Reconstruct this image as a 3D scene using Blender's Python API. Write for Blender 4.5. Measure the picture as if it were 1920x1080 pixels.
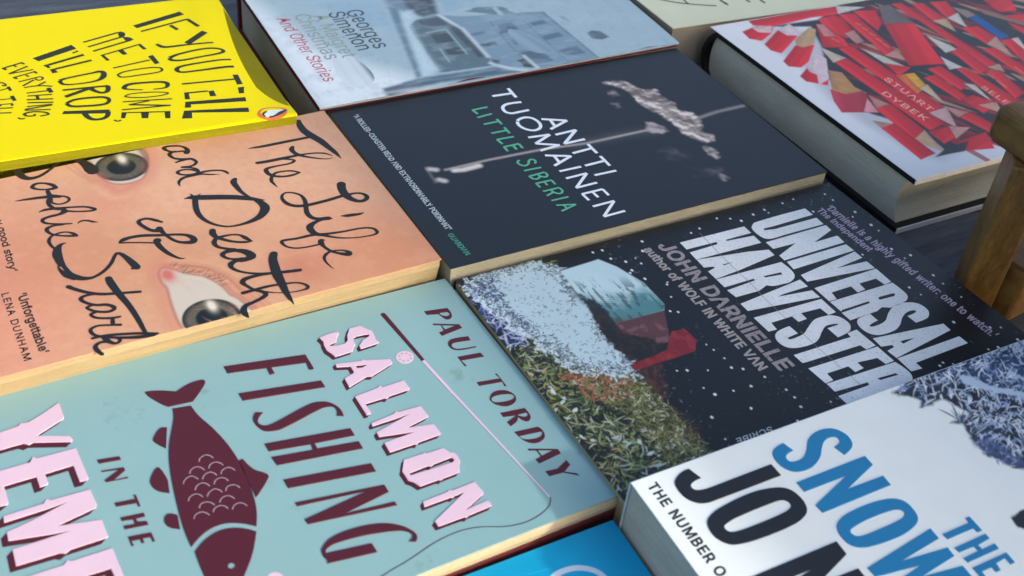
import bpy, bmesh, math, random
import numpy as np
from mathutils import Vector, Euler
from mathutils.geometry import tessellate_polygon
R = math.radians
for o in list(bpy.data.objects): bpy.data.objects.remove(o)
scene = bpy.context.scene
COL = scene.collection
MM = 0.001

# ------------------------------------------------------------------ camera
CAMP = dict(f=2134.0, rot=(50.77951815, -5.71882881, -28.73715165), pos=(-171.17837476, -305.92546519, 277.38575413))
cam = bpy.data.cameras.new('camera'); camo = bpy.data.objects.new('camera', cam); COL.objects.link(camo)
camo.location = [v*MM for v in CAMP['pos']]; camo.rotation_euler = [R(a) for a in CAMP['rot']]
cam.sensor_width = 36.0; cam.lens = CAMP['f']/1920*36.0
cam.clip_start = 0.01; cam.clip_end = 50
cam.dof.use_dof = True; cam.dof.focus_distance = 0.475; cam.dof.aperture_fstop = 18
scene.camera = camo

# ------------------------------------------------------------------ sky, sun, exposure
SUN_EL, SUN_XY = 21.6, (0.5354, -0.8446)            # towards the sun: near right, low
w = bpy.data.worlds.new('World'); scene.world = w; w.use_nodes = True
nt = w.node_tree; nt.nodes.clear()
sky = nt.nodes.new('ShaderNodeTexSky'); sky.sky_type = 'NISHITA'; sky.sun_disc = False
sky.sun_elevation = R(SUN_EL); sky.sun_rotation = math.atan2(SUN_XY[0], SUN_XY[1])
sky.air_density = 1.0; sky.dust_density = 5.0; sky.ozone_density = 1.0
bg = nt.nodes.new('ShaderNodeBackground'); bg.inputs[1].default_value = 0.15
wo = nt.nodes.new('ShaderNodeOutputWorld'); nt.links.new(sky.outputs[0], bg.inputs[0]); nt.links.new(bg.outputs[0], wo.inputs[0])
sl = bpy.data.lights.new('sun', 'SUN'); sl.energy = 2.0; sl.angle = R(1.8); sl.color = (1.0, 0.91, 0.78)
so = bpy.data.objects.new('sun', sl); COL.objects.link(so)
sd = Vector((SUN_XY[0]*math.cos(R(SUN_EL)), SUN_XY[1]*math.cos(R(SUN_EL)), math.sin(R(SUN_EL))))
so.rotation_euler = sd.to_track_quat('Z', 'Y').to_euler(); so.location = sd*3
vs = scene.view_settings; vs.view_transform = 'Standard'; vs.look = 'None'; vs.gamma = 1; vs.exposure = 0.92
try: vs.use_curve_mapping = False
except Exception: pass

# ------------------------------------------------------------------ data: shapes printed on the covers, in mm on each cover
DATA={
'poly':{
'salmon':{'pink_salmon': ['-62.49,108.59 -58.21,109.21 -54.98,109.09 -54.95,107.87 -56.45,106.1 -57.56,104 -60.25,103.43 -60.7,102.95 -58.41,102.2* -55.11,102.01 -53.41,103.27 -52.66,105.74 -50.43,109.03 -46.11,109.01 -44.37,106.15 -43.07,104.81 -43.3,101.49 -43.84,99.92 -43.07,98.02 -43.84,97.47 -50.86,97.13 -50.74,98.95 -48.35,101.19 -46.42,101.98 -45.15,102.45 -45.16,103.37 -46.45,103.78 -49.82,103.97 -51.1,103.31 -51.49,102.01 -51.67,100.19 -53.03,98.8 -54.19,96.96 -60.9,96.67 -61.56,98.86 -62.51,100.99 -62.39,104.23 -61.91,105.79 -62.18,107.08', '-62.38,93.31 -58.18,92.31 -53.09,91.21 -52.29,91.87 -51.77,90.97 -48.01,89.71 -43.21,88.09 -43.05,86.38 -43.7,85.51 -51.99,82.61 -52.59,82.12 -53.78,82.62 -54.44,82.89 -62.31,80.26 -62.15,85.11 -58.33,86.38 -57.85,86.74 -57.88,89.92 -62.48,91.47 | -55.91,89.59 -51.74,88.6 -54.01,87.82 -55.85,88.21', '-62.3,75.34 -53.35,76.22 -51.96,77.09 -51.5,75.8 -43.11,76.11 -42.88,71.8 -43.74,71.07 -51.16,70.8 -52.34,69.87 -53.27,70.62 -60.2,70.56 -60.14,66.35 -60.62,65.52 -62.02,65.43', '-62.15,61.38 -53.28,62.38 -52.13,63.28 -51.2,62.53 -43.09,62.22 -42.65,56.97 -43.3,56.38 -51.93,54.62 -42.56,52.63 -42.26,47.75 -43.02,47.24 -50.98,47.02 -52.01,46.15 -52.7,46.78 -61.78,46.65 -61.73,51.41 -49.74,51.82 -53.34,52.63 -62.21,54.46 -62.16,56.84 -52.33,59.22 -47.77,60.37 -52.94,60.06 -62.31,59.86', '-58.88,41.85 -51.93,41.87 -51.06,42.4 -50.91,41.43 -44.48,41.41 -43.92,40.02 -43.15,38.54 -42.02,38.05 -41.7,36.45 -41.84,33.93 -43.05,32.38 -43.95,30.23 -44.64,29.59 -50.5,29.35 -51.47,28.84 -52.15,29.45 -58.81,29.3 -60.01,31.83 -61.29,33.17 -61.32,35.19 -61.48,37.45 -60.44,39.19 | -59.59,35.83 -52.64,36.25 -51.79,35.47 -50.61,36.16 -43.91,36.51 -43.48,35.13 -44.55,34.47 -52.19,34.63 -59.55,34.88', '-60.68,23.33 -51.69,23.72 -50.79,24.33 -50.06,23.61 -41.58,24.02 -40.93,19.11 -41.71,18.09 -49.78,14.62 -41.32,15.34 -40.88,13.64 -41.49,12.72 -49.78,12.27 -50.79,11.69 -51.44,12.28 -60.48,12.27 -60.67,14.66 -50.99,19.33 -46.42,21.48 -50.4,21.24 -51.29,20.66 -51.85,21.22 -61.14,21.1'], 'pink_yemen': ['-187.39,103.46 -173.27,104.6 -167.65,105.23 -166.37,106.57 -165.97,105.97 -164.26,105.73 -159.44,107.95* -153.71,111.05 -153.55,103.77 -154.07,102.84 -163.05,98.68 -153.67,94.5 -153.18,92.88 -153.7,91.67 -164.68,96.11 -166.2,95.61 -167.58,96.9 -170.6,96.95 -174.63,96.83 -188.43,96.42', '-187.84,87.55 -176.17,88.05 -167.25,88.08 -166.04,90.16 -164.88,88.88 -153.1,88.57 -152.45,74.64 -152.96,73.73 -155.24,73.93 -155.49,81.47 -163.98,81.35 -163.99,77.19 -164.56,76.56 -166.6,76.52 -166.69,81.26 -176.16,81.24 -176.19,74.32 -176.63,73.46 -178.7,73.59 -187.04,73.24', '-178.58,69.41 -166.94,69.64 -165.65,71.22 -164.7,70.08 -152.98,69.68 -152.63,63 -153.24,61.69 -165.38,59.35 -152.68,56.5 -152.44,49.76 -153,49.06 -163.39,49.04 -165,48.12 -166.41,49.03 -178.58,49.38 -178.41,55.82 -161.21,55.89 -166.67,56.84 -178.87,59.44 -178.74,62.94 -171.26,64.39 -159.55,67.5 -166.5,67.03 -178.76,66.83', '-178.41,44.45 -166.49,44.27 -164.97,45.66 -163.93,44.8 -152.39,44.74 -152.18,39.73 -151.81,32.82 -154.31,33.45 -154.62,37.58 -160.81,37.82 -162.62,37.24 -162.57,34.18 -164.95,34.27 -165.93,38.24 -175.96,38.32'], 'maroon': ['-98.67,107.15 -70.14,102.04 -69.98,94.23 -70.55,93.73 -71.9,94.11 -71.58,97.9 -83.51,100.26 -83.47,96.92 -85.35,96.79 -85.23,100.61 -98.6,103.27', '-98.25,92.35 -69.89,87.37 -69.73,83.68 -98.04,88.41', '-95.88,81.62 -93.48,80.43 -95.22,79.13* -96.44,77.29* -95.99,75.25* -94.02,74.23* -90.57,74.76* -77.9,78.1* -73.47,77.61* -70.63,75.53* -68.99,71.69* -69.21,68.16 -71.53,69.33 -70.61,71* -70.78,73.32* -72.33,74.33* -75.5,74.3* -90.15,70.73* -93.73,71.11* -96.44,72.61* -97.75,76.17* -97.55,79.11*', '-97.92,66.71 -69.28,62.08 -69.25,58.4 -82.73,60.29 -82.74,57.86 -69.02,55.49 -68.99,51.89 -97.36,56.13 -97.91,60.3 -84.45,57.95 -84.09,60.39 -97.77,62.94', '-97.6,49.65 -69.09,44.85 -69.05,40.93 -97.43,45.65', '-97.52,39.33 -68.85,34.75 -68.8,31.3 -85.23,28.93 -68.63,27 -68.6,25.32 -96.98,29.65 -97.24,31.86 -74.96,34.54 -97.41,37.63', '-95.77,17.18 -95.52,18.1* -94.38,18.81* -91.8,19.3* -85.4,18.92* -79.21,17.82* -72.22,15.82* -69.99,14.25* -69.36,12.41* -71.3,10.9 -69.3,9.86 -67.95,11.78* -68.32,13.93* -70.47,17.17* -74.78,20.25* -80.74,22.06* -88.28,22.6* -93.49,21.59* -96.25,19.52* -96.88,18.44* -97.06,16.08* -96.56,14.65* -97.06,13.4 -81.57,11.11 -81.79,14.93'], 'author': ['-20.31,107.7 -11.13,106.1 -10.99,103.5* -11.56,101.2* -13.04,99.92* -14.54,100.33* -15.58,102.84* -15.86,104 -20.28,105.38 | -15.34,104.5 -12.28,103.89 -11.95,102.41* -13.25,101.81* -14.78,102.72*', '-20.21,99.94 -11.12,95.82 -11.01,93.51 -20.12,92.37 -20.34,94.48 -18.22,94.83 -17.94,97.99 -20.51,99.04 | -17.62,97.77 -12.87,95.71 -17.36,95.17', '-11.25,86.1 -11.04,88.43 -17.4,89.43* -19.4,88.46* -20.26,86.43* -19.7,84.23* -17.66,82.8* -11.06,81.84 -10.99,82.52 -15.57,83.11* -18.4,84.08* -19.17,85.59* -18.51,86.9* -16.92,87.04*', '-19.97,79.85 -10.92,78.63 -10.66,76.18 -19.49,77.52 -18.78,74.35 -19.72,74.36', '-11.47,66.54 -10.6,66.37 -10.39,59.37 -11.25,59.54 -10.86,61.79 -19.49,63.2 -19.62,65.29 -10.63,63.75', '-18.89,56.39* -16.65,58.34* -13.17,58.26* -10.53,56.11* -10.06,53* -11.79,50.85* -15.28,50.37* -18.37,52.58* -19.3,55.12* | -18.47,55.67* -16.56,56.49* -12.86,55.83* -10.73,54.74* -10.72,53.28* -12.46,52.58* -16,53* -18.41,54.03*', '-19,48.42 -9.79,47.14 -9.6,43.87* -10.39,41.76* -12.13,41.04* -13.37,42.17* -14.14,44.24 -15.25,42.63* -18.66,41.26 -18.91,43.6 -14.28,45.11 -18.89,46.17 | -13.85,45.17 -10.47,44.95 -10.49,43.73* -11.64,43.35* -12.86,44.04*', '-18.85,38.5 -9.92,37.39 -9.28,35.23* -9.87,32.59* -11.92,31.11* -14.87,31.04* -17.23,32.9* -18.42,35.94 | -18.14,35.99 -10.03,34.87 -10.44,33.68* -12.21,32.92* -14.72,33.16* -17.26,34.26*', '-18.18,29.82 -8.79,25.57 -8.85,23.45 -17.98,22.38 -18.34,24.48 -15.93,25.06 -16.11,27.93 -18.52,28.98 | -15.45,27.71 -10.78,25.78 -15.36,25.14', '-17.92,18.66 -13.51,18.01 -8.72,20.12 -8.55,17.77 -11.91,15.87 -8.47,13.56 -8.28,12.36 -12.55,15.67 -17.69,16.18'], 'in_the': ['-148.3,81.03 -141.51,79.77 -141.42,78.03 -148.22,79.15', '-148.26,75.96 -141.44,74.65 -141.34,73.23 -145.66,70.54 -141.3,70.28 -141.36,69.61 -147.99,70.65 -148.26,71.66 -143.2,74.26 -148.2,75.33', '-141.69,62.34 -140.92,62.15 -140.8,57.16 -141.57,56.93 -141.62,58.68 -147.61,59.76 -147.68,61.52 -141.64,60.57', '-147.46,55.15 -140.58,54.15 -140.61,52.52 -143.28,52.72 -143.18,51.56 -140.6,50.68 -140.55,48.98 -147.43,50.12 -147.44,51.65 -144.21,51.04 -144.24,52.87 -147.54,53.64', '-147.32,47.05 -140.57,45.94 -140.4,42.16 -141.21,42.12 -141.33,44.22 -143.41,44.61 -143.36,42.95 -144.28,42.83 -144.31,44.6 -146.58,44.95 -146.37,43.1 -147.17,43.05'], 'fish': ['-126.81,104.85* -124.69,104.89* -120.85,103.45* -117.06,101.38 -112.28,103.42* -107.56,103.63* -106.66,102.48* -108.92,99.16* -113.39,94.53 -121.63,95.29 -124.43,99.22*', '-120.52,93.91 -114.47,92.96 -113.45,87.27* -110.89,79.94* -108.59,70.26* -107.58,58.9* -108.33,46.35* -109.44,40.61* -111.41,35.19 -115.56,38.4* -120.54,40.25* -126.39,39.16* -131.52,35.63 -131.57,43.7* -130.45,56.15* -128.71,68.16* -126.24,77.92* -121.52,89.38*', '-131.05,33.62 -126.51,37* -121.16,38.29* -116.1,36.77* -112.01,33.44 -115.94,25.71* -120.97,18.84* -123.55,15.91 -130.92,19.28 -131.19,26.97* | -123.73,24.7* -122.47,25.25* -121.85,23.84* -123.11,23.29*', '-124.48,86.23 -126.68,86.74* -130.04,82.98* -129.94,81.22* -127.33,77.12', '-132.04,70.43* -134.78,67.57* -135.81,64.82* -134.84,61.23* -131.43,58.54 -130.43,64.05 -131.08,68.79*', '-131.63,49.14 -133.91,50.76* -135.49,49.95* -136,47.18* -134.93,45.21* -132.45,43.5', '-108.05,62.84 -106.39,63.37 -104.5,57.55* -101.52,54.19* -101.4,52.5* -107.83,46.12'], 'rod_handle': ['-36.45,112.15 -35.41,112.84 -34.56,112.27 -31.68,83.19 -33,82.82'], 'reel': ['-40.81,88.32* -38.95,90.14* -36.38,90.16* -34.64,88.35* -34.77,85.81* -36.64,84.02* -39.19,84.01* -40.91,85.8*', '-115.06,15.59* -113.93,16.95* -111.98,16.9* -110.54,15.4* -110.56,13.54* -111.7,12.19* -113.58,12.43* -115.07,13.73*'], 'reel_dots': ['-38.3,89.28* -37.8,89.5* -37.63,89* -38.13,88.79*', '-36.8,88.78* -36.29,88.99* -36.12,88.5* -36.62,88.28*', '-35.93,87.45* -35.43,87.67* -35.26,87.17* -35.76,86.95*', '-36.34,85.77* -35.84,85.98* -35.67,85.49* -36.17,85.27*', '-37.78,85.06* -37.28,85.28* -37.11,84.78* -37.61,84.57*', '-39.36,85.49* -38.86,85.71* -38.69,85.21* -39.19,85*', '-40.2,86.84* -39.71,87.05* -39.54,86.56* -40.03,86.35*', '-39.74,88.45* -39.24,88.67* -39.07,88.17* -39.57,87.96*']},
'yellow':{'title': ['-45.66,103.23 -20.47,111.3 -19.21,107.58 -44.58,99.96', '-15.83,42.43 -13.23,42.3 -13.99,33.11 -16.67,32.93', '-41.06,33.07 -39.04,33.08 -40.2,26.92 -42.31,27.64', '-30.47,31.22 -28.12,31.13 -28.53,26.03 -31.23,26.61', '-17.2,30.26 -14.38,30.38 -16.14,24.61 -18.41,25.03', '-42.8,25.42 -16.82,21.01 -17.51,17.44 -41.18,22.5 -41.75,20 -44.38,20.58', '-45.39,18.26 -18.49,11.98 -19.26,8.21 -42.72,15.67 -43.9,11.15 -48.11,12.29', '-54.28,98.19 -52.82,98.9* -51.25,96.94* -51.63,94.42* -53.12,92.56 -54.58,93.9', '-53.29,92.91 -50.45,92.01* -48.93,88.92 -52.42,88.3 -52.96,90.2', '-66.91,78.31 -65.47,78.12 -64.06,72.72 -65.61,72.4', '-58.54,80.04 -56.12,80.67 -55.2,75.9 -57.36,75.76', '-48.69,83.95 -47.14,84.03 -45.63,78.14 -47.41,78.15', '-47.03,71.02 -44.59,71.62 -43.77,63.07 -46.01,62.72', '-70.53,25.38 -68.55,24.69 -70.4,20.39 -72.02,20.95', '-62.89,22.99 -59.73,21.9 -61.36,17.24 -63.92,18.13', '-53.41,20.5 -50.98,19.92 -52.6,14.18 -54.59,14.88', '-95.89,84.86 -76.98,92.41 -75.65,88.08 -93.85,81.27', '-92.4,76.66 -90.95,76.6 -90.06,73.84 -91.38,73.62', '-90.62,71.98 -88.92,71.41 -87.86,68.62 -90.48,68.28', '-92.83,34.33 -74.55,29.5 -75.63,26.53 -93.98,32.16'], 'logo_ring': ['-16.72,5.12* -13.77,8.93* -8.67,9.35* -3.35,7.18* -2.85,4.62* -5.87,0.28* -11.23,-0.93* -15.87,1.32*'], 'logo_white': ['-14.29,4.28* -11.58,6.56* -8.06,6.42* -3.95,5.54 -7.3,2.39* -11.08,1.03* -13.99,2.04*'], 'logo_black': ['-7.28,3.99 -3.6,5.75 -2.94,4.97 -6.88,2.03* -10.59,0.86* -12.63,1.25* -10.25,1.81*', '-14.37,4.84* -13.14,6.02* -11.69,6.27* -13.81,4.11* -13.99,2.04* -14.53,3.29*']},
'universal':{'title': ['169.26,111.27 169.51,106.47 146.55,106.01 141.1,106.26 140.27,104.76 145.79,103.68 169.46,103.66 169.28,98.9 146.93,99.07 140.77,98.88* 138.18,99.36* 136.67,100.72* 135.86,104.37* 136.21,107.88* 137.48,109.49* 140.37,111.02*', '135.69,97.42 169.69,97.57 169.59,94.01 155.75,89.49 169.29,89.42 169.04,84.75 135.16,84.41 135.18,87.7 148.04,92.23 135.76,92.7', '135.47,82.92 168.67,82.95 168.94,78.52 146.26,78.19 134.9,78.05', '135.25,73.47 168.67,77.36 168.81,73.05 152.66,71.39 168.92,70.03 169,65.33 134.94,69.24', '134.93,64.34 169.21,64.52 169.09,55.42 165.29,55.04 164.61,59.58 155.03,59.83 154.67,55.76 150.56,55.54 150.63,59.71 139.6,59.7 138.77,55.46 135.09,55.58', '135.12,54.8 169.12,54.45 169.5,47.49* 168.49,44.88* 165.32,43.17* 156.76,42.45 153.35,44.15 149.52,43.01 135.12,42.9 135,47.56 150.47,47.79 151.1,49.27 136.32,49.24 135.35,48.75 | 155.75,49.08 157.21,49.65 164.68,49.19 164.99,48.14 163.49,47.35 155.92,47.87', '145.37,42.47 145.6,38.41 141.35,37.74* 139.96,37.01* 140.57,36.11* 144.73,35.93* 148.87,36.86* 153.25,39.93* 157.89,42.08* 162.85,42.57* 167.13,41.53* 169.97,39.02* 170.39,35.23* 169.01,33.09* 166.31,31.52* 160.02,31.22 159.7,35.45 164.11,35.75* 165.46,36.55* 164.72,37.52* 161.09,37.65* 156.74,35.85* 152.04,32.51* 147.3,30.99* 140.36,31.27* 137.17,33.22* 135.95,36.93* 136.84,40.45* 139.23,42.1*', '136.06,30.49 170.16,25.98 169.98,22.13 136.96,18.3 136.47,22.61 140.57,23.19 140.82,24.75 135.89,25.75 | 145.09,25.09 147.35,25 152.8,24.24 145.35,23.3', '137.05,17.65 170.56,17.58 170.75,13.45 141.93,13.18 141.93,9.76 136.94,10.25', '99.66,111.14 133.52,110.37 133.55,105.68 119.71,105.74 119.52,104.55 133.34,103.29 133.21,98.23 99.34,99.05 99.65,103.8 114.59,104.19 115.2,105.97 99.59,106.39', '99.47,98.51 123.67,94.92 133.19,92.7 133.13,89 112.71,86.34 99.36,85.25 99.27,90.22 103.72,91.31 103.33,92.42 99.16,93.35 | 107.66,92.16 113.81,91.67 107.92,91.1', '99.36,84.56 132.84,83.71 133.18,77.29* 131.73,73.82* 127.77,71.86* 124.2,71.88 119.33,72.42* 116.81,73.89 114.63,73.14 111.39,72.14 99.96,72.5 99.22,77.11 114.24,77.94 114.69,79.4 99.45,79.44 | 119.44,79.16 128.5,78.42 127.87,76.77 119.53,77.95', '99.09,68.07 132.56,71.13 132.72,66.62 119.52,66.6 116.15,65.91 132.69,63.62 132.85,59.2 112.18,61.9 99.18,63.62', '98.76,59 132.62,57.7 132.67,49.17 128.91,48.93 128.48,53.53 118.53,54.24 118.52,50.52 114.33,50.28 114.06,54.08 103.19,54.18 102.75,50.09 99.07,50.33', '108.8,49.4 109.16,44.92 104.82,44.6* 103.42,44.13* 103.66,43.2* 106.82,42.94* 111.43,43.57* 115.89,45.99* 121.21,48.56* 126.23,48.7* 129.79,47.91* 132.45,45.29* 133.03,41.57* 131.98,39.41* 129.64,37.8* 123.19,36.84 122.92,42.47 127.38,42.37* 128.58,42.52* 128.48,43.21* 126.27,43.9* 122.85,44* 118.85,41.79* 114.63,38.9* 110.26,37.78* 103.09,38.48* 99.74,40.48* 98.77,44.18* 100.18,47.35* 102.86,48.78*', '99.57,35.26 125.17,34.76 128.16,34.59 128.55,36.97 133.3,37.15 133.89,27.2 129.05,26.92 128.3,29.72 102.36,30.48 99.89,30.71', '99.98,27.11 134.08,26.08 134.45,17.52 130.33,17.42 129.65,21.34 120.02,22.52 120.13,19.08 115.85,18.69 115.47,22.22 104.57,22.43 104.39,18.62 100.74,18.41', '100.98,17.74 134.51,16.48 135.53,10.25* 134.36,7.19* 131.42,5.68* 123.16,5.69 118.96,5.56 100.85,6.85 100.66,10.85 115.82,10.71 116.5,12.36 101.05,13.51 | 121.11,12.56 130.39,11.81 130.57,10.55 121.79,11.1'], 'stars': ['60.23,119.55* 60.8,119.66* 60.87,118.84* 60.34,118.78*', '64.74,119.36* 65.34,119.48* 65.41,118.6* 64.84,118.54*', '84.2,118.39* 84.84,118.51* 84.89,117.59* 84.29,117.53*', '80.6,112.68* 81.29,112.81* 81.34,111.84* 80.7,111.77*', '65.04,113.18* 65.64,113.3* 65.71,112.43* 65.15,112.37*', '69.8,109.17* 70.46,109.29* 70.53,108.35* 69.91,108.29*', '75.18,109.52* 75.57,109.59* 75.6,109.04* 75.24,109*', '75.33,105.67* 75.86,105.77* 75.91,105.03* 75.42,104.98*', '69.08,103.4* 69.74,103.51* 69.82,102.58* 69.19,102.52*', '67.46,102.14* 68.03,102.24* 68.09,101.43* 67.56,101.38*', '71.02,96.67* 71.66,96.78* 71.73,95.87* 71.13,95.82*', '78.64,91.1* 79.04,91.17* 79.08,90.61* 78.7,90.58*', '77.56,90.1* 78.08,90.18* 78.13,89.47* 77.64,89.43*', '74.58,82.83* 75.02,82.9* 75.07,82.29* 74.65,82.27*', '69.08,75.69* 69.6,75.77* 69.65,75.06* 69.17,75.03*', '71.77,74.03* 72.3,74.1* 72.36,73.38* 71.86,73.36*', '70.88,53.83* 71.23,53.87* 71.27,53.4* 70.94,53.39*', '71.73,50.25* 72.14,50.29* 72.18,49.76* 71.8,49.74*', '72.72,44.82* 73.14,44.86* 73.19,44.31* 72.79,44.3*', '71.96,39.61* 72.56,39.67* 72.62,38.9* 72.06,38.89*', '75.71,37.3* 76.27,37.36* 76.32,36.64* 75.79,36.63*', '51.7,46.26* 52.07,46.3* 52.13,45.8* 51.77,45.79*', '55.28,45.02* 55.83,45.08* 55.91,44.35* 55.39,44.33*', '62.76,41.83* 63.13,41.87* 63.18,41.38* 62.83,41.37*', '80.75,30.51* 81.26,30.56* 81.31,29.91* 80.82,29.9*', '72.93,28.66* 73.3,28.69* 73.34,28.22* 72.99,28.22*', '65.06,29.16* 65.39,29.19* 65.43,28.77* 65.12,28.76*', '57.18,30.38* 57.74,30.43* 57.81,29.71* 57.29,29.7*', '55.59,34.78* 55.97,34.82* 56.02,34.32* 55.66,34.31*', '65.35,19.03* 65.73,19.06* 65.78,18.57* 65.41,18.57*', '49.25,21.37* 49.82,21.42* 49.91,20.68* 49.37,20.68*', '72.69,28.62* 73.27,28.68* 73.33,27.94* 72.78,27.94*', '65.14,29.15* 65.55,29.19* 65.6,28.66* 65.21,28.66*', '57.46,30.47* 58.05,30.52* 58.12,29.77* 57.57,29.76*', '83.99,21.81* 84.48,21.85* 84.52,21.24* 84.06,21.23*', '84.28,17.39* 84.81,17.43* 84.85,16.78* 84.35,16.78*', '95.54,10.09* 95.94,10.11* 95.97,9.63* 95.59,9.63*', '83.19,12.65* 83.79,12.69* 83.84,11.96* 83.28,11.96*', '65.56,19.46* 66.07,19.5* 66.13,18.86* 65.65,18.85*', '49.31,21.44* 49.87,21.49* 49.96,20.76* 49.43,20.75*', '77.39,7.4* 77.96,7.44* 78.01,6.74* 77.48,6.75*', '47.38,10.77* 47.77,10.79* 47.83,10.3* 47.47,10.31*', '71.01,6.79* 71.43,6.82* 71.47,6.3* 71.08,6.3*', '186.04,117.47* 186.58,117.56* 186.53,116.88* 186.03,116.83*', '186.43,112.33* 186.96,112.41* 186.91,111.75* 186.42,111.7*', '168.87,119.65* 169.36,119.74* 169.33,119.11* 168.87,119.06*', '161.86,118.89* 162.43,118.99* 162.4,118.25* 161.87,118.2*', '150.36,117.83* 151.03,117.95* 151,117.07* 150.38,117.01*', '150.76,115.14* 151.2,115.22* 151.19,114.63* 150.77,114.59*', '143.04,116.71* 143.72,116.83* 143.7,115.92* 143.06,115.86*', '125.51,120.34* 126.05,120.44* 126.05,119.7* 125.55,119.64*', '131.17,117.89* 131.71,117.99* 131.71,117.26* 131.2,117.21*', '134.83,114.86* 135.55,114.99* 135.54,114.02* 134.87,113.96*', '113.54,116.95* 114.12,117.05* 114.13,116.26* 113.59,116.21*', '108.11,115.58* 108.62,115.67* 108.64,114.96* 108.16,114.91*', '171.21,108.47* 171.85,108.57* 171.8,107.76* 171.21,107.7*', '189.8,101.16* 190.55,101.27* 190.47,100.35* 189.78,100.3*', '186.13,98.38* 186.61,98.46* 186.57,97.85* 186.11,97.82*', '189.78,90.61* 190.61,90.73* 190.53,89.71* 189.75,89.66*', '190.24,85.77* 190.71,85.83* 190.66,85.26* 190.23,85.23*', '185.87,73.25* 186.6,73.34* 186.53,72.47* 185.85,72.43*', '190.81,66.59* 191.58,66.68* 191.5,65.78* 190.79,65.75*', '186.89,65.75* 187.34,65.81* 187.3,65.27* 186.88,65.25*', '189.98,52* 190.71,52.07* 190.63,51.23* 189.96,51.21*', '170.47,74.89* 171.04,74.97* 171,74.27* 170.47,74.24*', '173.68,49.66* 174.31,49.73* 174.26,48.99* 173.67,48.97*', '175.05,44.06* 175.48,44.1* 175.44,43.61* 175.05,43.6*', '190.63,36.2* 191.08,36.24* 191.03,35.73* 190.62,35.72*', '189.88,45.94* 190.38,45.99* 190.33,45.41* 189.86,45.4*', '174.88,25.5* 175.61,25.56* 175.56,24.73* 174.87,24.72*', '191.42,15.15* 191.91,15.18* 191.86,14.65* 191.4,14.65*', '187.01,17.01* 187.69,17.06* 187.62,16.31* 186.99,16.31*', '192.1,7.06* 192.83,7.1* 192.75,6.31* 192.07,6.32*', '180.6,6.92* 181.32,6.96* 181.26,6.17* 180.58,6.18*', '175.83,7.49* 176.35,7.52* 176.31,6.95* 175.83,6.95*', '166.46,5.29* 166.97,5.32* 166.94,4.75* 166.46,4.76*', '152.21,9.06* 152.76,9.09* 152.74,8.47* 152.23,8.47*', '149.64,8.32* 150.27,8.35* 150.25,7.64* 149.66,7.65*', '155.61,6.85* 156.03,6.87* 156.01,6.4* 155.61,6.4*']},
'snow':{'author': ['24.21,125.96 25.61,121.05 22.21,120.74* 20.66,119.81* 20.59,118.25* 22.09,117.19* 25.93,116.69 50.72,116.56 50.69,111.26 25.32,111.62* 21.3,111.85* 18.16,113.24* 16.09,116.1* 15.65,119.84* 16.52,123.04* 18.84,124.84* 21.65,125.85*', '16.29,105.29* 19.08,107.45* 24.62,108.82* 37.21,109.51* 46.04,107.82* 49.48,105.29* 50.55,100.83* 49.5,96.97* 47.06,94.96* 41.58,93.6* 28.18,93.63* 19.57,94.94* 16.55,97.22* 15.26,100.92* | 20.45,101.93* 22.07,102.7* 25.95,103.24* 39.52,103.36* 44.45,102.75* 45.6,101.05* 45.06,99.73* 41.93,98.8* 32.12,98.58* 23.34,98.95* 20.68,99.96*', '1.2,83.75 49.41,82.96 49.01,77.83 33.26,72.98 48.65,72.25 48.37,67.46 1.5,68.98 1.34,73.51 35.65,77.99 1.07,78.84'], 'title': ['60.58,122.39 61.59,118.27 58.45,117.71* 57.27,116.73* 57.21,115.06* 59.16,114.21* 62.44,114.48* 65.69,116.49* 69.49,120.06* 73.71,121.77* 78.46,121.74* 81.81,120.07* 83.57,116.63* 83.16,113.26* 81.88,111.63* 79.61,110.44* 76.51,109.63 75.59,113.92 78.28,114.5* 79.41,115.55* 79.39,116.88* 77.37,117.76* 74.66,117.38* 71.88,115.53* 68.33,112.34* 63.72,110.12* 59.51,109.66* 55.82,110.66* 53.52,113.33* 53.04,116.89* 54.22,120.19* 56.6,121.73*', '53.22,106.87 82.78,106.47 82.53,102.31 67.17,97.68 82.37,97.26 81.96,93.06 52.83,93.35 52.75,96.9 70.7,102.26 53.13,102.56', '53.25,87.23* 56.44,89.24* 62.14,90.18* 72.53,89.89* 78.8,88.3* 81.29,85.6* 81.33,81.63* 80.28,78.97* 77.36,77.19* 70.79,75.96* 60.69,76.4* 54.91,77.72* 52.36,80.16* 51.89,83.71* | 56.33,84.15* 58.47,84.89* 65.23,85.31* 74.67,84.79* 77.39,83.58* 77.28,82.06* 74.62,81.11* 66.44,80.94* 58.15,81.27* 56.17,82.34*', '51.31,71.22 80.88,74.28 80.53,70.07 62.75,68.6 80.44,66.38 79.96,62.98 64.27,61.61 79.62,59.25 79.17,54.45 52.27,58.28 52.68,63.23 67.49,64.87 51.3,67.52', '94.57,72.59 96.5,72.51 95.99,66.54 93.89,66.64 93.89,68.33 82.74,68.62 82.72,70.9 94.22,70.73', '82.29,65.35 95.97,65.21 95.8,63.2 90.27,62.87 90.26,61.2 95.77,61.14 95.47,59.03 81.96,59.27 81.94,61.28 88.4,61.3 88.48,63.04 82.31,63.31', '81.72,57.4 94.9,57.07 96.51,57.08 96.04,53.06 94.04,53.06 94.34,55.66 90.23,55.34 89.43,52.81 87.46,52.99 87.6,54.9 83.55,54.95 83.18,52.8 81.37,52.92']},
},
'strk':{
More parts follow.
